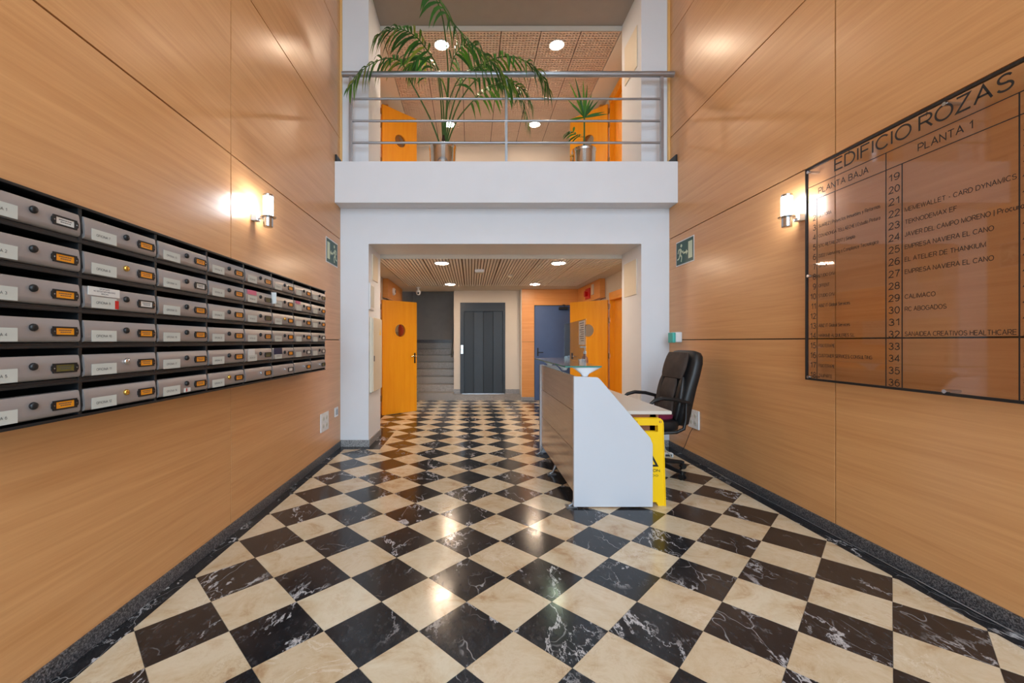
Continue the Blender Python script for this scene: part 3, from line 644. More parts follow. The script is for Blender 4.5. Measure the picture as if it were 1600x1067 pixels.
# ------------------------------------------------------------------ downlights
for x, y, z, lab in ((-.43, 6.15, ZL, 'round downlight above the lower corridor, front left'), (1.286, 6.15, ZL, 'round downlight above the lower corridor, front right'),
                     (-.42, 8.42, ZL, 'round downlight above the lower corridor, rear left'), (1.285, 8.42, ZL, 'round downlight above the lower corridor, rear right'),
                     (-.43, 6.12, ZU, 'round downlight upstairs behind the big palm fronds'), (1.25, 6.12, ZU, 'round downlight upstairs right of the palm, nearer one'),
                     (-.43, 8.36, ZU, 'round downlight upstairs just above the steel palm pot'), (1.27, 8.36, ZU, 'round downlight upstairs between the two palms, farther one')):
    r = root('downlight', (x, y, z), lab, 'light', 'recessed round downlights')
    MB().lathe([(.096, 0), (.112, -.002), (.112, -.008), (.094, -.008)], (x, y, z), 32).build('trim_ring', M['outlet'], r)
    MB().lathe([(.093, -.0085), (.093, -.011)], (x, y, z), 32).build('diffuser', M['diffuser'], r)

# ------------------------------------------------------------------ railing
ry = 5.03
rl = root('railing', (.44, ry, 3.432), 'grey metal balcony railing with round handrail and three thin bars', 'railing')
MB().cyl((-1.545, ry, 4.505), (2.43, ry, 4.505), .034, seg=20).build('top_rail', M['rail'], rl)
for z in (4.21, 3.945, 3.684): MB().cyl((-1.44, ry, z), (2.29, ry, z), .0135, seg=10).build('bar', M['rail'], rl)
for x, ww in ((-1.444, .02), (.422, .016), (2.288, .02)):
    q = MB().box(x-ww, x+ww, ry-.012, ry+.012, 3.432, 4.475, bev=.003); 
    q.box(x-.03, x+.03, ry-.03, ry+.03, 3.432, 3.438); q.build('post', M['rail'], rl)

# ------------------------------------------------------------------ mailboxes
XM = XL+.2; MP = .2573*1.415; MY0 = (1.0755-.2573)*1.415; MZ1 = 1.788; RP = .1263; MZ0 = MZ1-6*RP
rk = root('mailbox_rack', (XL+.1, MY0+4*MP, MZ0), 'black metal rack holding six rows of grey mailboxes', 'rack')
bx('back_panel', M['black'], (XL+.001, XL+.012, MY0, MY0+8*MP, MZ0, MZ1), rk)
for i in range(9):
    y = MY0+i*MP; bx('divider', M['black'], (XL+.012, XM-.004, y-.007 if i else y, y+.007 if i < 8 else y, MZ0, MZ1), rk, bev=.0015)
for i in range(7):
    z = MZ1-i*RP; q = MB()
    if i == 0: q.box(XL+.012, XM+.002, MY0, MY0+8*MP, z-.006, z+.004, bev=.0015)
    elif i == 6: q.box(XL+.012, XM+.002, MY0, MY0+8*MP, z-.004, z+.006, bev=.0015)
    else:
        q.box(XL+.012, XM-.006, MY0, MY0+8*MP, z-.002, z+.012, bev=.0015); q.box(XM-.014, XM-.001, MY0, MY0+8*MP, z-.006, z+.002, bev=.001)
    q.build('shelf', M['black'], rk)
# shared meshes (origin: near lower corner of the door, X at the rack front)
DW, DH = MP-.018, .081
prof = [(-.012, 0), (-.002, .002), (.004, .008), (.005, .02), (.004, .05), (0, DH-.006), (-.003, DH), (-.022, DH+.001), (-.022, DH-.003), (-.008, DH-.006), (-.003, .02), (-.012, .004)]
door_me = MB().prism([(x, 0, z) for x, z in prof], (0, DW, 0)).mesh('door', M['mail'], (0, 0, 0))
side_me = MB().box(-.17, -.013, .004, DW-.004, .006, .010).box(-.17, -.16, .004, DW-.004, .01, DH-.02).mesh('tray', M['black'], (0, 0, 0))
def lock_mesh(m): return MB().lathe([(.0115, 0), (.0125, .004), (.011, .009), (.006, .0115)], (.004, 0, 0), 14, 'x').box(.0152, .0158, -.0012, .0012, -.005, .005).mesh('lock', m, (0, 0, 0))
locks = {'black': lock_mesh(M['black_plastic']), 'brass': lock_mesh(M['brass']), 'silver': lock_mesh(M['chrome'])}
locks['key'] = MB().lathe([(.006, 0), (.006, .006)], (.004, 0, 0), 12, 'x').box(.010, .013, -.002, .002, -.014, .004).mesh('lock', M['chrome'], (0, 0, 0))
hw, hh = .043, .0165
fm = MB()
for a in ((.0045, .0085, -hw, hw, hh-.005, hh), (.0045, .0085, -hw, hw, -hh, -hh+.005), (.0045, .0085, -hw, -hw+.010, -hh+.005, hh-.005), (.0045, .0085, hw-.010, hw, -hh+.005, hh-.005)): fm.box(*a)
for sgn in (-1, 1): fm.prism([(.0045, sgn*hw, -hh*.75), (.0045, sgn*(hw+.005), -hh*.4), (.0045, sgn*(hw+.005), hh*.4), (.0045, sgn*hw, hh*.75)], (.004, 0, 0))
frame_me = fm.mesh('card_holder', M['black_plastic'], (0, 0, 0), False)
rivet_me = MB().lathe([(.0022, 0), (.0022, .0012)], (.0085, -hw+.003, 0), 8, 'x').lathe([(.0022, 0), (.0022, .0012)], (.0085, hw-.003, 0), 8, 'x').mesh('rivets', M['chrome'], (0, 0, 0))
card_me = {k: MB().box(.0048, .0062, -hw+.008, hw-.008, -hh+.003, hh-.003).mesh('name_card', M[k+'_card'], (0, 0, 0)) for k in ('orange', 'white', 'olive')}
print_me = MB()
for zz, a, b in ((.004, -.022, .022), (-.003, -.016, .020)):
    y = a
    while y < b:
        w = .0012+random.random()*.003; print_me.box(.0062, .0064, y, y+w, zz-.0018, zz+.0018); y += w+.0012
print_me = print_me.mesh('print', M['greyink'], (0, 0, 0), False)
label_me = MB().box(.0046, .0054, -.055, .055, -.021, .021).mesh('paper_label', M['paper'], (0, 0, 0))
CARD = {(0, 0): 'white', (2, 1): 'white', (1, 2): 'white', (5, 5): 'white', (4, 6): 'white', (4, 7): 'white', (3, 7): 'white', (4, 0): 'olive', (0, 7): 'olive', (1, 4): 'olive', (2, 4): 'olive', (4, 4): 'olive', (5, 7): 'olive'}
LOCK = {(1, 1): 'brass', (5, 1): 'brass', (5, 3): 'brass', (2, 5): 'brass', (4, 1): 'silver', (5, 4): 'key', (5, 5): 'key', (5, 6): 'key', (5, 7): 'key'}
rown = ['top', 'second', 'third', 'fourth', 'fifth', 'bottom']; coln = ['first', 'second', 'third', 'fourth', 'fifth', 'sixth', 'seventh', 'last']
EXTRA = {(2, 1): 'printed notice', (1, 4): 'pink sticker', (1, 6): 'small pink sticker', (4, 4): 'white leaflet', (4, 5): 'navy sticker', (5, 2): 'red sticker'}
num = 0
for c in range(8):
    for r_ in range(6):
        num += 1
        y = MY0+c*MP+.009; z = MZ1-(r_+1)*RP+.014; P = Vector((XM, y, z)); key = (r_, c)
        lk, cd = LOCK.get(key, 'black'), CARD.get(key, 'orange')
        lab = 'grey mailbox, %s row, %s column from the left, %s lock, %s card' % (rown[r_], coln[c], {'key': 'slim silver'}.get(lk, lk), cd)
        if key in EXTRA: lab += ', ' + EXTRA[key]
        m = root('mailbox', P, lab, 'mailbox', 'mailboxes in the black wall rack')
        d = place('door', door_me, P, m); place('tray', side_me, P, m)
        place('lock', locks[lk], P+Vector((0, DW*.525, DH*.60)), m)
        hc = P+Vector((.0003, DW*.832, DH*.47)); hd = place('card_holder', frame_me, hc, m)
        cc = place('name_card', card_me[cd], hc, hd)
        place('rivets', rivet_me, hc, hd)
        if c < 5: place('print', print_me, hc, hd)
        if not (r_ == 5 and c >= 4):
            lc = P+Vector((.0006, DW*.235, DH*.30)); pl = place('paper_label', label_me, lc, m)
            if c < 6:
                text_mb('OFICINA %d' % num, lc+Vector((.0055, -.036, -.005)), *U['L'], cap=.0095, width=.066 if num > 9 else .06).build('lettering', M['greyink'], pl, smooth=False)
        def sticker(mat, y0, y1, z0, z1, nm='sticker', xx=.0062): return bx(nm, M[mat], (P.x+.004, P.x+xx, P.y+y0, P.y+y1, P.z+z0, P.z+z1), m)
        if key == (2, 1):
            q = sticker('white_card', .012, .15, .050, .082, 'printed_notice')
            for kk in range(3): text_mb(['IMPORTANTE', 'NO DEPOSITAR PUBLICIDAD', 'GRACIAS'][kk], (P.x+.0062, P.y+.081, P.z+.073-kk*.009), *U['L'], cap=.0055, align='CENTER').build('lettering', M['navy'], q, smooth=False)
            sticker('red', .128, .146, .005, .038)
        if key == (1, 4): sticker('pink', .02, .13, .052, .080)
        if key == (1, 6): sticker('pink', .02, .11, .058, .080)
        if key == (4, 4): sticker('white_card', .03, .11, .04, .082, 'leaflet')
        if key == (4, 5): sticker('navy', .015, .14, .036, .082)
        if key == (5, 2): sticker('white_card', .165, .21, .006, .026); sticker('red', .178, .186, .008, .024, xx=.0066)
        if key == (1, 5): bx('protruding_letter', M['white_card'], (P.x-.03, P.x+.03, P.y-.006, P.y-.003, P.z+.02, P.z+.10), m)

# ------------------------------------------------------------------ tenant directory
XS = 2.38
dr = root('directory_sign', (XS, 2.1, 1.03), 'clear acrylic tenant directory with black lettering on the right wall', 'sign')
Y0, Y1, ZS0, ZS1 = 2.978, 1.24, 1.03, 2.52
bx('acrylic_panel', M['acrylic'], (XS, XS+.006, Y1, Y0, ZS0, ZS1), dr)
fr = MB(); xo = XS-.003
fr.box(xo-.004, XS+.01, Y1-.012, Y0, ZS1-.014, ZS1).box(xo-.004, XS+.01, Y1-.012, Y0, ZS0, ZS0+.014).box(xo-.004, XS+.01, Y0-.010, Y0, ZS0, ZS1).box(xo-.004, XS+.01, Y1-.012, Y1, ZS0, ZS1)
fr.build('black_frame', M['black_plastic'], dr)
def line(y0, y1, z0, z1): bx('ruled_line', M['ink'], (XS-.0008, XS-.0002, min(y0, y1), max(y0, y1), z0, z1), dr)
line(Y0, Y1, 2.378, 2.383); line(Y0, Y1, 2.279, 2.284)
for y in (2.883, 2.404, 2.314, 1.819, 1.73):
    ztop = 2.38 if y in (2.404, 1.819) else 2.28; line(y-.003, y+.003, ZS0, ztop)
for y, z in ((2.95, 1.05), (2.95, 2.49), (2.95, 1.76), (2.1, 2.49), (2.1, 1.05), (1.28, 2.49), (1.28, 1.05)):
    MB().lathe([(.010, -.012), (.011, 0), (.008, .069)], (XS, y, z), 14, 'x').build('standoff_screw', M['steel'], dr)
def sign_text(t, y, z, cap, width=None, nm='lettering', align='LEFT', bold=0):
    text_mb(t, (XS-.0006, y, z), *U['R'], cap=cap, width=width, align=align, bold=bold).build(nm, M['ink'], dr, smooth=False)
sign_text('EDIFICIO', 2.741, 2.412, .082, .473, 'title_word'); sign_text('ROZAS', 2.224, 2.412, .082, .385, 'title_word')
sign_text('PLANTA BAJA', 2.869, 2.309, .042, .358, 'heading'); sign_text('PLANTA 1', 2.230, 2.309, .042, .244, 'heading'); sign_text('PLANTA 2', 1.63, 2.309, .042, .244, 'heading')
for i in range(18):
    z = 2.225-i*.068-.021
    sign_text(str(i+1), 2.893, z, .041, nm='number', align='RIGHT'); sign_text(str(i+19), 2.357, z, .041, nm='number', align='CENTER', width=.058); sign_text(str(i+37), 1.775, z, .041, nm='number', align='CENTER', width=.058)
A = {2: ('SUAREZ | Proyectos Inmuebles y Reformas', .43), 3: ('COVADONGA TELLAECHE | Estudio Pintura', .43), 4: ('STC RETAIL 2017 | Simplo', .27), 5: ('D2D2 | Marketing y Compliance Tecnologico', .42), 6: ('OFFENT', .085), 7: ('STUDIO GYM', .125), 8: ('OFFENT', .085), 9: ('STUDIO GYM', .125),
     10: ('ABIZ IT Global Services', .235), 12: ('ABIZ IT Global Services', .235), 13: ('HARKIMB ALQUILERES S.L.', .27), 14: ('FISIOTERAPIE', .125), 15: ('CUSTOMER SERVICES CONSULTING', .38), 16: ('FISIOTERAPIE', .125), 17: ('ZAMPARTE', .105), 1: ('GESTORIA', .10)}
for i, (t, w) in A.items(): sign_text(t, 2.868, 2.225-i*.068-.012, .023, w, 'tenant_name', bold=.03)
B = {3: ('MEMEWALLET - CARD DYNAMICS', .47), 4: ('TEKNODEMAX EF', .245), 5: ('JAVIER DEL CAMPO MORENO | Procurador', .535), 6: ('EMPRESA NAVIERA EL CANO', .39), 7: ('EL ATELIER DE THANKIUM', .36), 8: ('EMPRESA NAVIERA EL CANO', .39), 10: ('CALIMACO', .15), 11: ('RC ABOGADOS', .20), 13: ('SANAIDEA CREATIVOS HEALTHCARE', .47)}
for i, (t, w) in B.items(): sign_text(t, 2.298, 2.225-i*.068-.012, .025, w, 'tenant_name')

# ------------------------------------------------------------------ exit signs
def exit_sign(side, lab):
    ud, vd = U[side]; nrm = ud.cross(vd); x = XL if side == 'L' else XR
    c = Vector((x, 4.86 if side == 'L' else 4.80, 2.33)); W, H = .40, .285
    r = root('exit_sign', c, lab, 'sign')
    def B_(name, mat, u0, u1, v0, v1, d0, d1, parent):
        P = [c+ud*u0+vd*v0+nrm*d0, c+ud*u1+vd*v1+nrm*d1]
        q = [sorted((P[0][i], P[1][i])) for i in range(3)]
        return MB().box(*q[0], *q[1], *q[2]).build(name, mat, parent)
    B_('white_border', M['outlet'], -W/2, W/2, -H/2, H/2, 0, .004, r)
    B_('green_plate', M['green'], -W/2+.012, W/2-.012, -H/2+.012, H/2-.012, .004, .006, r)
    k = 1 if side == 'R' else -1
    def poly(name, pts):
        m = MB().prism([c+ud*(u*k)+vd*v+nrm*.006 for u, v in pts], nrm*.0012); return m
    poly('door', [(.085, -.095), (.17, -.095), (.17, .095), (.085, .095)]).build('door_pictogram', M['glow'], r)
    poly('a', [(-.03, -.022), (.04, -.022), (.04, -.042), (.075, -.012), (.04, .018), (.04, -.002), (-.03, -.002)]).build('arrow_pictogram', M['glow'], r)
    mn = MB()
    def cap(u0, v0, u1, v1, w):
        d = Vector((u1-u0, v1-v0)).normalized(); nn = Vector((-d.y, d.x))*w
        pts = [(u0+nn.x, v0+nn.y), (u0-nn.x, v0-nn.y), (u1-nn.x, v1-nn.y), (u1+nn.x, v1+nn.y)]
        mn.prism([c+ud*(u*k)+vd*v+nrm*.006 for u, v in pts], nrm*.0012)
    for s_ in ((-.085, .045, -.10, -.015, .018), (-.10, -.015, -.06, -.05, .011), (-.06, -.05, -.075, -.105, .009), (-.10, -.01, -.125, -.06, .010), (-.125, -.06, -.165, -.068, .008), (-.085, .045, -.05, .0, .008), (-.05, 0, -.025, .012, .007), (-.09, .048, -.135, .04, .008), (-.135, .04, -.15, .0, .007)): cap(*s_)
    hd = [( -.072+.019*math.cos(2*PI*i/14), .082+.019*math.sin(2*PI*i/14)) for i in range(14)]
    mn.prism([c+ud*(u*k)+vd*v+nrm*.006 for u, v in hd], nrm*.0012)
    mn.build('running_figure_pictogram', M['glow'], r)
exit_sign('L', 'green exit sign with running figure at far end of the left wall')
exit_sign('R', 'green exit sign with running figure at far end of the right wall')

# ------------------------------------------------------------------ wall sconces
for x, s, sd in ((XL, 1, 'left wall above the mailboxes'), (XR, -1, 'right wall beside the tenant directory')):
    y, z, xc = 3.10, 2.30, x+s*.115
    r = root('wall_sconce', (x, y, z), 'lit glass cylinder wall lamp with steel holder on the %s' % sd, 'lamp')
    MB().lathe([(.034, -.072), (.034, .068)], (xc, y, z), 28).build('glass_shade', M['sconce'], r)
    MB().lathe([(.036, .068), (.036, .084), (.030, .088)], (xc, y, z), 28).build('cap', M['steel'], r)
    MB().lathe([(.031, -.155), (.033, -.15), (.033, -.085), (.054, -.084), (.056, -.080), (.036, -.076), (.036, -.071)], (xc, y, z), 28).build('holder', M['steel'], r)
    a, b = sorted((x, x+s*.045)); MB().box(a, b, y-.028, y+.028, z-.11, z-.062, bev=.004).build('wall_plate', M['outlet'], r)
    a, b = sorted((x+s*.04, xc)); MB().box(a, b, y-.012, y+.012, z-.094, z-.078, bev=.003).build('arm', M['steel'], r)

# ------------------------------------------------------------------ sockets and switches
def socket(side, y, z, W, H, lab, n):
    ud, vd = U[side]; nrm = ud.cross(vd); x = XL if side == 'L' else XR
    s = nrm.x; r = root('socket', (x, y, z), lab, 'socket')
    MB().box(*sorted((x, x+s*.014)), y-W/2, y+W/2, z-H/2, z+H/2, bev=.004).build('plate', M['outlet'], r)
    if n == 4:
        for dy in (-W*.22, W*.18):
            for dz in (-H*.2, H*.2):
                q = MB().lathe([(.024, .013), (.024, .017), (.019, .0175)], (x, y+dy, z+dz), 20, 'x') if s > 0 else MB().lathe([(.024, -.013), (.024, -.017), (.019, -.0175)], (x, y+dy, z+dz), 20, 'x')
                q = q.build('outlet_ring', M['paper'], r)
                h = MB()
                for e in (-.008, .008): h.lathe([(.003, s*.0176), (.003, s*.0182)], (x, y+dy+e, z+dz), 8, 'x')
                h.build('pin_holes', M['ink'], q)
    else: MB().box(*sorted((x+s*.013, x+s*.019)), y-W*.3, y+W*.3, z-H*.3, z+H*.3, bev=.002).build('rocker', M['rail'], r)
socket('L', 4.60, .42, .24, .20, 'white four way power socket low on the left wall', 4)
socket('L', 5.0, .46, .11, .11, 'small grey switch plate low on left wall beside the pier', 1)
socket('R', 4.60, .45, .22, .20, 'white four way power socket on the right wall behind the chair', 4)
dsp = root('hand_dispenser', (2.40, 4.93, 1.33), 'small teal and white gel dispenser high on the wall above the chair', 'dispenser')
MB().box(2.375, XR, 4.86, 4.99, 1.29, 1.41, bev=.012, seg=3).build('housing', M['outlet'], dsp); MB().box(2.34, 2.38, 4.865, 4.985, 1.285, 1.405, bev=.012, seg=3).build('front_cover', M['teal'], dsp)

# ------------------------------------------------------------------ fittings on the portal reveals
r = root('electrical_cabinet', (OL+.03, 5.48, .66), 'flat beige electrical cabinet on the left pier reveal', 'cabinet')
MB().box(OL, OL+.03, 5.24, 5.76, .66, 1.605, bev=.003).build('housing', M['beige_metal'], r)
dd = MB().box(OL+.03, OL+.045, 5.25, 5.75, .67, 1.595, bev=.003).build('door', M['beige_metal'], r)
MB().box(OL+.045, OL+.053, 5.27, 5.29, 1.05, 1.12, bev=.002).build('latch', M['greyink'], dd)
MB().prism([(OL+.0455, 5.60, 1.385), (OL+.0455, 5.68, 1.385), (OL+.0455, 5.64, 1.48)], (.001, 0, 0)).build('warning_triangle', M['yellow'], dd)
def reveal_panel(x, s, y0, y1, z0, z1, lab, nm='blank_panel', mat='beige_metal'):
    o = MB().box(*sorted((x, x+s*.012)), y0, y1, z0, z1, bev=.003).build(nm, M[mat]); tag(o, lab, 'panel'); return o
reveal_panel(OL, 1, 5.36, 5.66, 2.09, 2.42, 'blank beige cover panel high on the left lower reveal')
r = root('framed_notice', (OL, 5.35, 1.72), 'narrow white framed notice above the electrical cabinet', 'frame')
MB().box(OL, OL+.018, 5.20, 5.42, 1.70, 2.03, bev=.003).build('frame', M['outlet'], r); MB().box(OL+.018, OL+.02, 5.225, 5.395, 1.73, 2.0).build('sheet', M['teal'], r).data.materials[0] = M['paper']
reveal_panel(OR_, -1, 5.32, 5.74, 1.90, 2.35, 'blank beige cover panel on the right lower reveal')
reveal_panel(OR_, -1, 5.30, 5.72, 4.78, 5.30, 'yellowed blank panel high on the right upper reveal')

# corridor fittings
def pan(name, lab, cat): return root(name, (0, 0, 0), lab, cat)
def at(o, loc): o.location = loc; ORG[o.name] = Vector(loc); return o
r = root('security_camera', (-1.12, 8.9, 2.33), 'small white dome security camera near the stairs', 'camera')
MB().lathe([(.045, .12), (.045, .10), (.02, .095), (.02, .06)], (-1.12, 8.9, 2.33), 20).build('mount', M['outlet'], r)
MB().lathe([(.02, .06), (.045, .045), (.052, .01), (.04, -.03), (.015, -.045)], (-1.12, 8.9, 2.33), 20).build('dome', M['outlet'], r)
MB().lathe([(.022, -.05), (.022, -.02)], (-1.115, 8.9, 2.325), 16, 'y').build('lens', M['black_plastic'], r)
r = root('emergency_light', (.14, 6.75, ZL), 'small white emergency light on the slatted ceiling', 'light')
MB().box(.06, .21, 6.68, 6.84, ZL-.045, ZL, bev=.008).build('housing', M['outlet'], r); MB().box(.08, .19, 6.70, 6.82, ZL-.052, ZL-.045, bev=.003).build('lens', M['paper'], r)
r = root('smoke_detector', (.68, 7.3, ZL), 'small round smoke detector on the slatted ceiling', 'detector')
MB().lathe([(.05, 0), (.05, -.015), (.03, -.04), (.012, -.045)], (.68, 7.3, ZL), 20).build('housing', M['beige_metal'], r); MB().lathe([(.052, 0), (.052, -.006)], (.68, 7.3, ZL), 20).build('base', M['outlet'], r)
r = root('siren', (XL+.10, 8.0, 2.26), 'white siren on the wood bulkhead over the left door', 'siren')
MB().lathe([(.075, 0), (.07, .03), (.045, .045)], (XL+.10, 8.15, 2.27), 24, 'x').build('housing', M['outlet'], r); MB().lathe([(.03, .045), (.028, .05)], (XL+.10, 8.15, 2.27), 20, 'x').build('grille', M['greyink'], r)
r = root('fire_alarm_siren', (XR-.10, 8.35, 2.22), 'red fire alarm siren on the wood bulkhead over the right door', 'alarm')
MB().box(XR-.125, XR-.10, 8.25, 8.55, 2.15, 2.36, bev=.004).build('back_plate', M['red'], r); MB().lathe([(.06, -.08), (.05, -.05), (.05, -.02)], (XR-.10, 8.4, 2.25), 20, 'x').build('horn', M['red'], r)
o = MB().box(XR-.12, XR-.10, 8.02, 8.14, 2.2, 2.40, bev=.004).build('notice_plate', M['beige_metal']); tag(o, 'small cream plate beside the red fire alarm', 'plate')
r = root('fire_extinguisher', (-1.50, 8.78, 1.1), 'red fire extinguisher glimpsed through the left door porthole', 'extinguisher')
MB().lathe([(.04, 0), (.058, .02), (.058, .40), (.04, .46), (.02, .49)], (-1.47, 8.8, 1.18), 24).build('cylinder', M['red'], r)
MB().tube([(-1.47, 8.8, 1.67), (-1.47, 8.8, 1.72)], .018, 10).box(-1.51, -1.39, 8.79, 8.81, 1.71, 1.73).build('valve', M['black_plastic'], r)
MB().tube([(-1.42, 8.8, 1.70), (-1.38, 8.8, 1.62), (-1.39, 8.8, 1.35)], .012, 8).build('hose', M['black_plastic'], r)
MB().box(XL, -1.52, 8.76, 8.84, 1.2, 1.5).build('bracket', M['steel'], r)
r = root('gallery_wall_box', (-.98, 9.28, 3.5), 'small cream box with cable low on the gallery end wall', 'box')
MB().box(-1.09, -.88, 9.22, 9.30, 5.05, 5.27, bev=.006).build('housing', M['beige_metal'], r); MB().tube([(-1.09, 9.26, 5.2), (-1.16, 9.26, 5.22), (-1.2, 9.28, 5.1), (-1.2, 9.28, 3.5)], .012, 6).build('cable', M['outlet'], r)

# ------------------------------------------------------------------ reception desk
dk = root('reception_desk', (1.2, 4.1, 0), 'reception desk with light grey end panels, wood look front and glass shelf', 'desk')
def endp(y0, y1, nm):
    pts = [(.80, .012), (1.415, .012), (1.415, .50), (1.395, .55), (1.005, 1.005), (.985, 1.02), (.80, 1.028)]
    m = MB().prism([(x, y0, z) for x, z in pts], (0, y1-y0, 0)); bmesh.ops.bevel(m.bm, geom=list(m.bm.edges), offset=.002, segments=1, affect='EDGES')
    return m.build(nm, M['panel_grey'], dk)
endp(3.262, 3.292, 'end_panel'); endp(4.86, 4.89, 'end_panel')
MB().box(.80, .852, 4.87, 4.915, .0, 1.03, bev=.004).build('corner_post', M['rail'], dk)
for z0, z1 in ((.10, .435), (.439, .745), (.749, 1.026)):
    MB().box(.815, .833, 3.294, 4.868, z0, z1, bev=.002).build('front_panel', M['desk_wood'], dk)
bx('core', M['black_plastic'], (.833, .85, 3.294, 4.86, .08, 1.01), dk)
wt = MB().prism([(.85, 3.36, .715), (1.61, 3.36, .715), (1.61, 4.89, .715), (.85, 4.89, .715)], (0, 0, .027)); bmesh.ops.bevel(wt.bm, geom=list(wt.bm.edges), offset=.003, segments=2, affect='EDGES'); wt.build('worktop', M['worktop'], dk)
MB().box(1.05, 1.50, 3.40, 3.42, .30, .714).box(1.45, 1.52, 3.40, 3.46, 0, .714).build('pedestal_side', M['apron_wood'], dk)
for y in (3.30, 4.10, 4.84):
    q = MB().prism([(.745, y-.035, .0), (.83, y-.02, .0), (.83, y+.02, .0), (.745, y+.035, .0)], (0, 0, .008)); q.tube([(.77, y, .008), (.80, y, .025), (.826, y, .09)], [.008, .01, .014], 8); q.build('foot', M['rail'], dk)
gt = MB().prism([(.735, 3.27, 1.096), (1.03, 3.30, 1.096), (1.12, 4.98, 1.096), (.735, 4.86, 1.096)], (0, 0, .012)).build('glass_shelf', [M['glasstop'], M['glassedge']], dk, smooth=False)
for f in gt.data.polygons:
    if abs(f.normal.z) < .5: f.material_index = 1
for y in (3.32, 4.05, 4.80):
    MB().loft([((.90, y, 1.024), (.022, 0, 0), (0, .02, 0)), ((.90, y, 1.045), (.035, 0, 0), (0, .022, 0)), ((.91, y, 1.07), (.075, 0, 0), (0, .026, 0)), ((.915, y, 1.094), (.115, 0, 0), (0, .03, 0))], 20, 2.4).build('shelf_bracket', M['white'], dk)
# clear screen with a taped notice
r = root('protective_screen', (1.04, 4.3, 1.11), 'clear plastic screen standing on the glass desk shelf', 'screen')
sx0, sy0, sx1, sy1 = 1.015, 3.70, 1.09, 4.88
d = Vector((sx1-sx0, sy1-sy0, 0)).normalized(); nn = Vector((-d.y, d.x, 0))
def sheet(t0, t1, z0, z1, off, th):
    L = 1.18; a = Vector((sx0, sy0, 0))+d*t0+nn*off; b = Vector((sx0, sy0, 0))+d*t1+nn*off
    return MB().prism([(a.x, a.y, z0), (b.x, b.y, z0), (b.x, b.y, z1), (a.x, a.y, z1)], nn*th)
sheet(0, 1.18, 1.109, 1.50, 0, .004).build('plastic_sheet', M['clear'], r, smooth=False)
for t in (.15, 1.0): sheet(t, t+.06, 1.109, 1.14, -.03, .06).build('stand_foot', M['clear'], r, smooth=False)
pn = root('taped_notice', (1.03, 3.9, 1.28), 'white printed paper notice taped to the clear screen', 'notice')
sheet(.04, .30, 1.27, 1.49, .0045, .001).build('paper_sheet', M['white_card'], pn, smooth=False)
tx = MB()
for i in range(9):
    z = 1.465-i*.02; sheet_l = .06; 
    a = Vector((sx0, sy0, 0))+d*.065+nn*.0056; b = a+d*(.2-.03*(i % 3))
    tx.prism([(a.x, a.y, z), (b.x, b.y, z), (b.x, b.y, z+.006), (a.x, a.y, z+.006)], nn*.0003)
tx.build('print_lines', M['greyink'], pn, smooth=False)
r = root('gel_bottle', (1.18, 4.35, .742), 'brown gel bottle standing on the worktop behind the screen', 'bottle')
MB().lathe([(.034, 0), (.036, .01), (.036, .36), (.03, .39), (.013, .41), (.013, .43)], (1.18, 4.35, .742), 20).build('body', M['apron_wood'], r); MB().lathe([(.016, .43), (.016, .455), (.005, .46), (.005, .50)], (1.18, 4.35, .742), 14).box(1.13, 1.19, 4.342, 4.358, 1.235, 1.25).build('pump', M['outlet'], r)

# ------------------------------------------------------------------ wet floor sign
r = root('wet_floor_sign', (1.41, 3.32, 0), 'yellow plastic wet floor sign leaning behind the desk end panel', 'sign')
def wf_leaf(y, lean):
    b = MB(); hw0, hw1, H = .135, .118, .69; cx = 1.405
    T = Matrix.Translation((cx, y, 0)) @ Matrix.Rotation(lean, 4, 'X'); b.mx = T
    # face built round a handle slot
    zs0, zs1, sw = .585, .635, .075; t = .012
    def q(pts): b.prism([(x, 0, z) for x, z in pts], (0, t, 0))
    w_ = lambda z: hw0+(hw1-hw0)*z/H
    q([(-w_(.03), .03), (w_(.03), .03), (w_(zs0), zs0), (-w_(zs0), zs0)])
    q([(-w_(0), 0), (-w_(0)+.06, 0), (-w_(.03)+.07, .03), (-w_(.03), .03)]); q([(w_(0)-.06, 0), (w_(0), 0), (w_(.03), .03), (w_(.03)-.07, .03)])
    q([(-w_(zs0), zs0), (-sw, zs0), (-sw, zs1), (-w_(zs1), zs1)]); q([(sw, zs0), (w_(zs0), zs0), (w_(zs1), zs1), (sw, zs1)])
    q([(-w_(zs1), zs1), (w_(zs1), zs1), (w_(H-.02), H-.02), (w_(H)-.02, H), (-w_(H)+.02, H), (-w_(H-.02), H-.02)])
    for sg in (-1, 1): b.prism([(sg*w_(0), -.006, 0), (sg*(w_(0)-.008), -.006, 0), (sg*(w_(.66)-.008), -.006, .66), (sg*w_(.66), -.006, .66)], (0, .01, 0))
    return b, T
b, T = wf_leaf(3.315, -.012); lf1 = b.build('front_leaf', M['yellow'], r, smooth=False)
b2, T2 = wf_leaf(3.345, -.03); b2.build('rear_leaf', M['yellow'], r, smooth=False)
def wtxt(t, z, cap, width, nm='lettering'):
    m = text_mb(t, (0, -.0, 0), (1, 0, 0), (0, 0, 1), cap=cap, width=width, align='CENTER', bold=.05)
    for p in m.bm.verts: p.co = T @ (p.co + Vector((0, -.001, z)))
    m.build(nm, M['ink'], lf1, smooth=False)
wtxt('CAUTION', .268, .022, .175); wtxt('CUIDADO', .232, .015, .15);
tri = MB(); tri.mx = T
O = [(-.08, .31), (.08, .31), (0, .46)]; I = [(-.055, .325), (.055, .325), (0, .427)]
for i in range(3):
    a, b_, c_, d_ = O[i], O[(i+1) % 3], I[(i+1) % 3], I[i]; tri.prism([(p[0], -.0016, p[1]) for p in (a, b_, c_, d_)], (0, .0014, 0))
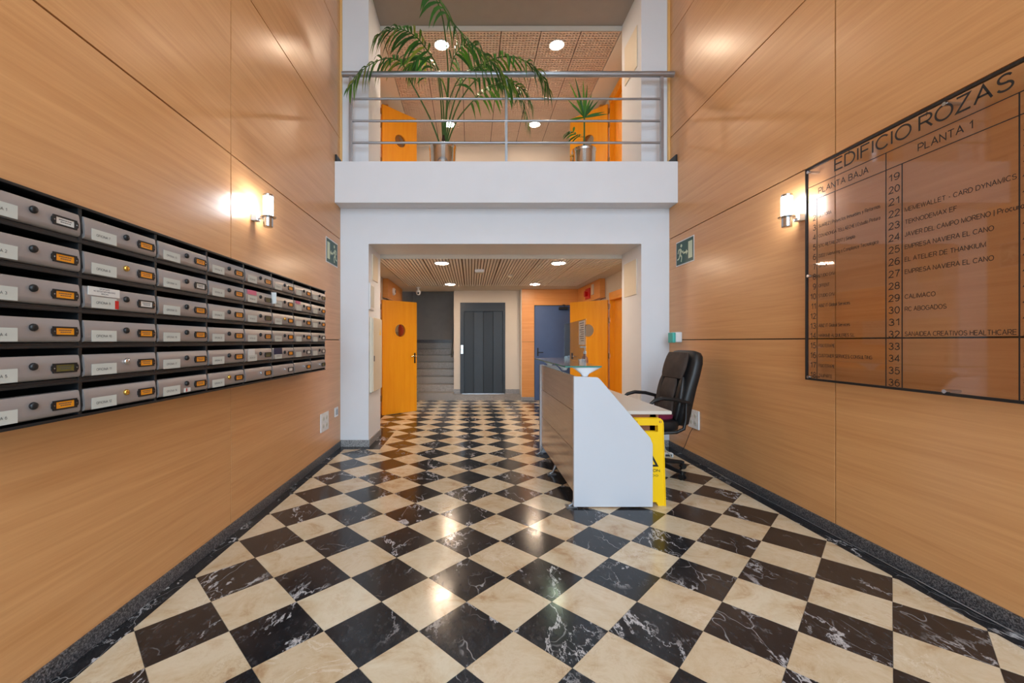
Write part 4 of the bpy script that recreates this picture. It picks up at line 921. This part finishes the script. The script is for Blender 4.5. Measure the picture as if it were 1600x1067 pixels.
tri.prism([(p[0], -.0016, p[1]) for p in ((-.006, .36), (.006, .36), (.009, .395), (-.009, .395))], (0, .0014, 0)); tri.prism([(p[0], -.0016, p[1]) for p in ((-.006, .34), (.006, .34), (.006, .35), (-.006, .35))], (0, .0014, 0))
tri.build('warning_triangle', M['ink'], lf1, smooth=False)
q = MB(); q.mx = T
for sx in (-.096, .096):
    q.box(sx-.009, sx-.002, -.002, 0, .655, .672); q.box(sx+.004, sx+.008, -.002, 0, .655, .672)
q.build('moulded_marks', M['apron_wood'], lf1)

# ------------------------------------------------------------------ office chair
ch = root('office_chair', (1.80, 4.25, 0), 'black leather swivel office chair with worn brown backrest facing the desk', 'chair')
def R_(p): # local frame: +x = facing direction (to the desk), y = chair's left/right, z up; placed and turned
    a = PI+.10; return Vector((1.80+math.cos(a)*p[0]-math.sin(a)*p[1], 4.27+math.sin(a)*p[0]+math.cos(a)*p[1], p[2]))
CM = Matrix.Translation((1.80, 4.27, 0)) @ Matrix.Rotation(PI+.10, 4, 'Z')
def cmb(): b = MB(); b.mx = CM; return b
secs = []
for i, (z, x, w, t) in enumerate(((.47, -.215, .17, .045), (.50, -.225, .205, .06), (.60, -.235, .225, .062), (.72, -.255, .238, .060), (.85, -.285, .245, .058), (.98, -.325, .245, .056), (1.09, -.355, .24, .055), (1.155, -.370, .222, .050), (1.19, -.377, .19, .042), (1.205, -.380, .13, .022))):
    secs.append(((x-.045, 0, z), (t*1.25, 0, t*.25), (0, w, 0)))
cmb().loft(secs, 32, 3.4).build('backrest', M['leather'], ch)
def pad(z0, z1, w, x0, x1, nm, mat, bul=.022):
    S = []
    for k in range(7):
        t = k/6; z = z0+(z1-z0)*t; e = math.sin(PI*t)**.35 if 0 < t < 1 else .35
        S.append(((x0+(x1-x0)*t, 0, z), (bul*e, 0, bul*.2), (0, w*(.86+.14*e), 0)))
    cmb().loft(S, 24, 3.2).build(nm, mat, ch)
pad(.93, 1.185, .185, -.252, -.330, 'headrest_pad', M['worn'], .03)
pad(.73, .925, .115, -.205, -.248, 'middle_pad', M['worn'], .025)
pad(.53, .725, .13, -.185, -.205, 'lumbar_pad', M['worn'], .03)
for sg in (-1, 1):
    S = []
    for k in range(8):
        t = k/7; e = math.sin(PI*t)**.4 if 0 < t < 1 else .3; S.append(((-.195-.075*t, sg*(.165+.008*t), .53+.42*t), (.032*e, 0, .005), (0, .048*e, 0)))
    cmb().loft(S, 20, 2.6).build('side_bolster', M['leather'] if sg > 0 else M['worn'], ch)
cmb().loft([((.03, 0, .425), (.24, 0, 0), (0, .225, 0)), ((.03, 0, .44), (.265, 0, 0), (0, .245, 0)), ((.03, 0, .49), (.272, 0, 0), (0, .25, 0)), ((.02, 0, .52), (.25, 0, 0), (0, .235, 0)), ((.01, 0, .53), (.20, 0, 0), (0, .19, 0))], 36, 4).build('seat', M['leather'], ch)
o = cmb().loft([((0, 0, .525), (.17, 0, 0), (0, .18, 0)), ((0, 0, .545), (.195, 0, 0), (0, .20, 0)), ((-.01, 0, .575), (.19, 0, 0), (0, .195, 0)), ((-.01, 0, .585), (.15, 0, 0), (0, .16, 0))], 32, 4).build('seat_cushion', M['maroon'])
tag(o, 'maroon cushion lying on the office chair seat', 'cushion')
for sg in (-1, 1):
    y = sg*.272
    cmb().tube([(.06, y*.72, .415), (-.02, y*.9, .42), (-.14, y, .43), (-.215, y, .46), (-.235, y, .55), (-.24, y, .70), (-.24, y, .712)], [.014, .015, .016, .016, .015, .015, .012], 10).tube([(-.285, y, .70), (-.235, y, .715), (-.12, y, .745), (.0, y, .755), (.08, y, .735), (.13, y, .70)], [.014, .018, .019, .019, .018, .012], 10).build('armrest', M['black_plastic'], ch)
cmb().box(-.14, .14, -.10, .10, .385, .425, bev=.01).box(-.30, -.1, -.03, .03, .40, .42, bev=.005).tube([(-.22, .03, .415), (-.30, .03, .45), (-.33, 0, .60)], .018, 8).build('seat_plate', M['black_plastic'], ch)
cmb().lathe([(.032, .10), (.032, .26), (.018, .26), (.018, .39)], (0, 0, 0), 16).build('gas_lift', M['black_plastic'], ch)
bs = cmb().lathe([(.05, .07), (.05, .115), (.035, .13)], (0, 0, 0), 16).build('base_hub', M['black_plastic'], ch)
a0 = math.atan2(-.30, .15)
for k in range(5):
    a = a0+k*2*PI/5; dx, dy = math.cos(a), math.sin(a); ox, oy = 1.83, 4.24
    b = MB(); b.tube([(ox+dx*.03, oy+dy*.03, .10), (ox+dx*.17, oy+dy*.17, .088), (ox+dx*.33, oy+dy*.33, .068)], [.028, .024, .018], 10); lg = b.build('base_arm', M['black_plastic'], ch)
    c = Vector((ox+dx*.34, oy+dy*.34, .027)); b = MB(); pv = Vector((-dy, dx, 0))
    for sg in (-1, 1): b.tube([c+pv*sg*.008, c+pv*sg*.024], .027, 16)
    b.tube([c+Vector((0, 0, .02)), c+Vector((0, 0, .05))], .016, 10); b.build('caster', M['black_plastic'], lg)

# cables
def cable(pts, r, mat, lab):
    P = [Vector(p) for p in pts]; out = []
    for i in range(len(P)-1):
        p0, p1, p2, p3 = P[max(i-1, 0)], P[i], P[i+1], P[min(i+2, len(P)-1)]
        for k in range(6):
            t = k/6; out.append(.5*((2*p1)+(p2-p0)*t+(2*p0-5*p1+4*p2-p3)*t*t+(3*p1-p0-3*p2+p3)*t**3))
    out.append(P[-1]); o = MB().tube(out, r, 6).build('cable', M[mat]); tag(o, lab, 'cable'); return o
cable([(1.95, 4.25, .38), (2.02, 4.4, .30), (2.08, 4.5, .15), (2.2, 4.62, .03), (2.1, 4.7, .006), (1.8, 4.55, .006)], .006, 'cable_w', 'loose white cable hanging under the office chair')
cable([(2.434, 4.60, .35), (2.432, 4.66, .28), (2.43, 4.76, .12), (2.43, 4.82, .05)], .003, 'black_plastic', 'thin black cable running down from the right wall socket')
cable([(2.425, 4.3, .006), (2.422, 3.6, .005), (2.428, 2.8, .005), (2.42, 2.0, .005), (2.426, 1.2, .005)], .0035, 'rail', 'thin grey cable lying along the right wall skirting')
r = root('plug_adapter', (2.2, 4.72, 0), 'white plug adapter lying on the floor by the right wall', 'adapter')
MB().box(2.16, 2.27, 4.70, 4.76, 0.001, .045, bev=.006).build('body', M['outlet'], r); MB().box(2.18, 2.25, 4.693, 4.70, .012, .034).build('socket_face', M['greyink'], r)

# ------------------------------------------------------------------ potted palms
def pxp(x, y, Y): return Vector(((x-736)/655*Y, Y, 1.3-(y-533.5)/655*Y))
def crom(P, n):
    out = []
    for i in range(len(P)-1):
        p0, p1, p2, p3 = P[max(i-1, 0)], P[i], P[i+1], P[min(i+2, len(P)-1)]
        for k in range(n):
            t = k/n; out.append(.5*((2*p1)+(p2-p0)*t+(2*p0-5*p1+4*p2-p3)*t*t+(3*p1-p0-3*p2+p3)*t**3))
    out.append(P[-1]); return out
def leaflet(base, dirn, length, width, droop, side, parent):
    b = MB().bm; n = 5; pts = []; p = Vector(base); d = Vector(dirn).normalized()
    L = []
    for i in range(n+1):
        t = i/n; L.append((p.copy(), d.copy()))
        p = p+d*(length/n); d = (d+Vector((0, 0, -1))*droop/n).normalized()
    rows = []
    for i, (q, dd) in enumerate(L):
        t = i/n; w = width*(.35+.65*math.sin(min(1, t*2.2)*PI/2))*(1-t**2.2)*.5+.0004
        sv = dd.cross(side).normalized(); up = sv.cross(dd).normalized()
        rows.append([b.verts.new(q+sv*w+up*w*.35), b.verts.new(q), b.verts.new(q-sv*w+up*w*.35)])
    for i in range(n):
        for k in range(2): b.faces.new((rows[i][k], rows[i][k+1], rows[i+1][k+1], rows[i+1][k]))
    m = MB(); m.bm = b; m.build('leaflet', M['leaf'], parent, origin=base)
def frond(pts, start, nl, ln, parent, width=.024, droop=.9, spread=1.0, r0=.011):
    P = crom([pxp(*p) for p in pts], 8); n = len(P)
    rad = [r0*(1-.75*i/(n-1)) for i in range(n)]
    f = MB().tube(P, rad, 7).build('frond_stem', M['stem'], parent)
    i0 = start*(n-1)
    for k in range(nl):
        t = k//2/(max(1, nl//2-1)); sg = 1 if k % 2 else -1
        fi = min(n-1.001, i0+(n-1-i0)*t); i = int(fi); p = P[i].lerp(P[i+1], fi-i); tg = (P[i+1]-P[i]).normalized()
        sd = tg.cross(Vector((0, 0, 1)));
        if sd.length < .25: sd = Vector((0, -1, 0)).cross(tg) if sd.length < .05 else sd
        sd.normalize(); upn = sd.cross(tg).normalized()
        along = .35+1.25*t**1.5
        dr_ = (sd*sg*spread + tg*along + upn*random.uniform(-.45, .1) + Vector((random.uniform(-.1, .1), random.uniform(-.1, .1), random.uniform(-.08, .08))))
        l = 1.3*ln*(.62+.5*math.sin(PI*(.12+.75*t)))*random.uniform(.88, 1.1)*(1-.35*t)
        leaflet(p, dr_, l, 1.75*width*random.uniform(.85, 1.15), 1.75*droop*random.uniform(.7, 1.35), upn, f)
    return f
def pot(c, rad, h, lab, handle):
    r = root('steel_pot', c, lab, 'pot')
    cx, cy, cz_ = c
    MB().lathe([(rad*.86, 0), (rad*.9, .01), (rad*.97, h*.9), (rad*1.0, h*.93), (rad*1.0, h), (rad*.93, h), (rad*.93, h-.05)], (cx, cy, cz_), 36).build('pot_body', M['chrome'], r)
    MB().lathe([(rad*.92, h-.045), (rad*.6, h-.035), (.01, h-.03)], (cx, cy, cz_), 24).build('soil', M['soil'], r)
    if handle:
        b = MB(); pts = [(cx-rad-.004, cy+.035*math.cos(a), cz_+h*.72+.035*math.sin(a)) for a in [2*PI*i/16 for i in range(17)]]
        b.tube(pts, .006, 6); b.box(cx-rad-.02, cx-rad+.02, cy-.02, cy+.02, cz_+h*.72+.025, cz_+h*.72+.05); b.build('ring_handle', M['brass'], r)
PY = 5.42
pot((-.365, PY, Z2), .177, .385, 'large polished steel pot under the big palm', False)
pl = root('potted_palm', (-.365, PY, Z2+.36), 'large kentia palm arching over the balcony railing', 'palm')
B0 = (692, 236, PY)
MB().tube([pxp(692, 245, PY), pxp(693, 228, PY), pxp(694, 212, PY)], [.035, .034, .024], 10).build('trunk', M['soil'], pl)
frond([(694, 236, PY), (697, 180, 5.38), (700, 110, 5.3), (692, 30, 5.12), (676, -15, 4.98), (688, 4, 4.86), (710, 38, 4.78), (742, 72, 4.74), (776, 104, 4.74), (795, 130, 4.76)], .50, 36, .40, pl, .026, 1.2)
frond([(693, 236, PY), (693, 170, 5.38), (684, 108, 5.3), (664, 74, 5.2), (648, 56, 5.12), (628, 46, 5.02), (606, 47, 4.94), (590, 56, 4.9)], .36, 38, .32, pl, .024, 1.0)
frond([(691, 236, PY), (672, 185, 5.32), (639, 122, 5.16), (628, 98, 5.06), (608, 91, 4.96), (584, 98, 4.90), (562, 114, 4.87), (548, 136, 4.88)], .42, 34, .27, pl, .022, 1.0)
frond([(695, 236, PY), (712, 192, 5.40), (735, 162, 5.42), (760, 140, 5.40), (790, 130, 5.36), (818, 140, 5.32), (830, 160, 5.3)], .34, 34, .30, pl, .024, 1.1)
frond([(694, 236, PY), (704, 180, 5.38), (722, 130, 5.3), (755, 100, 5.18), (790, 88, 5.06), (820, 95, 4.94), (842, 112, 4.9), (856, 138, 4.9)], .40, 38, .34, pl, .024, 1.1)
frond([(694, 236, PY), (699, 165, 5.42), (703, 115, 5.42), (712, 84, 5.40), (732, 70, 5.36), (756, 82, 5.3), (770, 100, 5.26)], .38, 34, .34, pl, .025, 1.2)
frond([(694, 236, PY), (714, 168, 5.48), (745, 124, 5.5), (780, 116, 5.45), (806, 134, 5.4), (818, 162, 5.36), (826, 192, 5.34)], .48, 30, .28, pl, .022, .7)
frond([(693, 236, PY), (689, 160, 5.5), (684, 118, 5.6), (670, 92, 5.7), (652, 92, 5.78), (640, 104, 5.82)], .38, 28, .36, pl, .025, 1.1)
frond([(694, 236, PY), (698, 175, 5.55), (714, 128, 5.68), (738, 106, 5.8), (762, 112, 5.88), (778, 128, 5.9)], .36, 28, .38, pl, .025, 1.1)
PY2 = 5.5
pot((1.478, PY2, Z2), .158, .385, 'smaller polished steel pot with ring handle, right on the balcony', True)
p2 = root('potted_palm', (1.478, PY2, Z2+.36), 'small young palm with stiff upright leaves behind the railing', 'palm')
MB().tube([pxp(912, 240, PY2), pxp(913, 210, PY2), pxp(913, 182, PY2)], [.012, .011, .010], 8).build('trunk', M['stem'], p2)
sm = []
hub = pxp(913, 186, PY2)
f = MB().tube([hub, hub+Vector((0, 0, .05))], .011, 7).build('frond_stem', M['stem'], p2)
for tx_, ty_, Yt in ((889, 131, 5.55), (898, 123, 5.4), (911, 128, 5.55), (918, 135, 5.3), (885, 159, 5.4), (929, 158, 5.5), (937, 161, 5.35), (950, 184, 5.4), (893, 170, 5.25), (884, 195, 5.4), (945, 180, 5.6), (903, 150, 5.7), (925, 150, 5.7)):
    e = pxp(tx_, ty_, Yt); dv = e-hub; leaflet(hub+Vector((0, 0, .02)), dv+Vector((0, 0, .04)), dv.length*1.02, .034, .12, Vector((0, -1, 0)).cross(dv.normalized()).cross(dv.normalized())*-1, f)
frond([(912, 214, PY2), (902, 213, 5.46), (893, 205, 5.42), (884, 209, 5.4)], .25, 16, .12, p2, .018, .6, r0=.005)
print('near tiles', near_n, 'objects', len(bpy.data.objects))
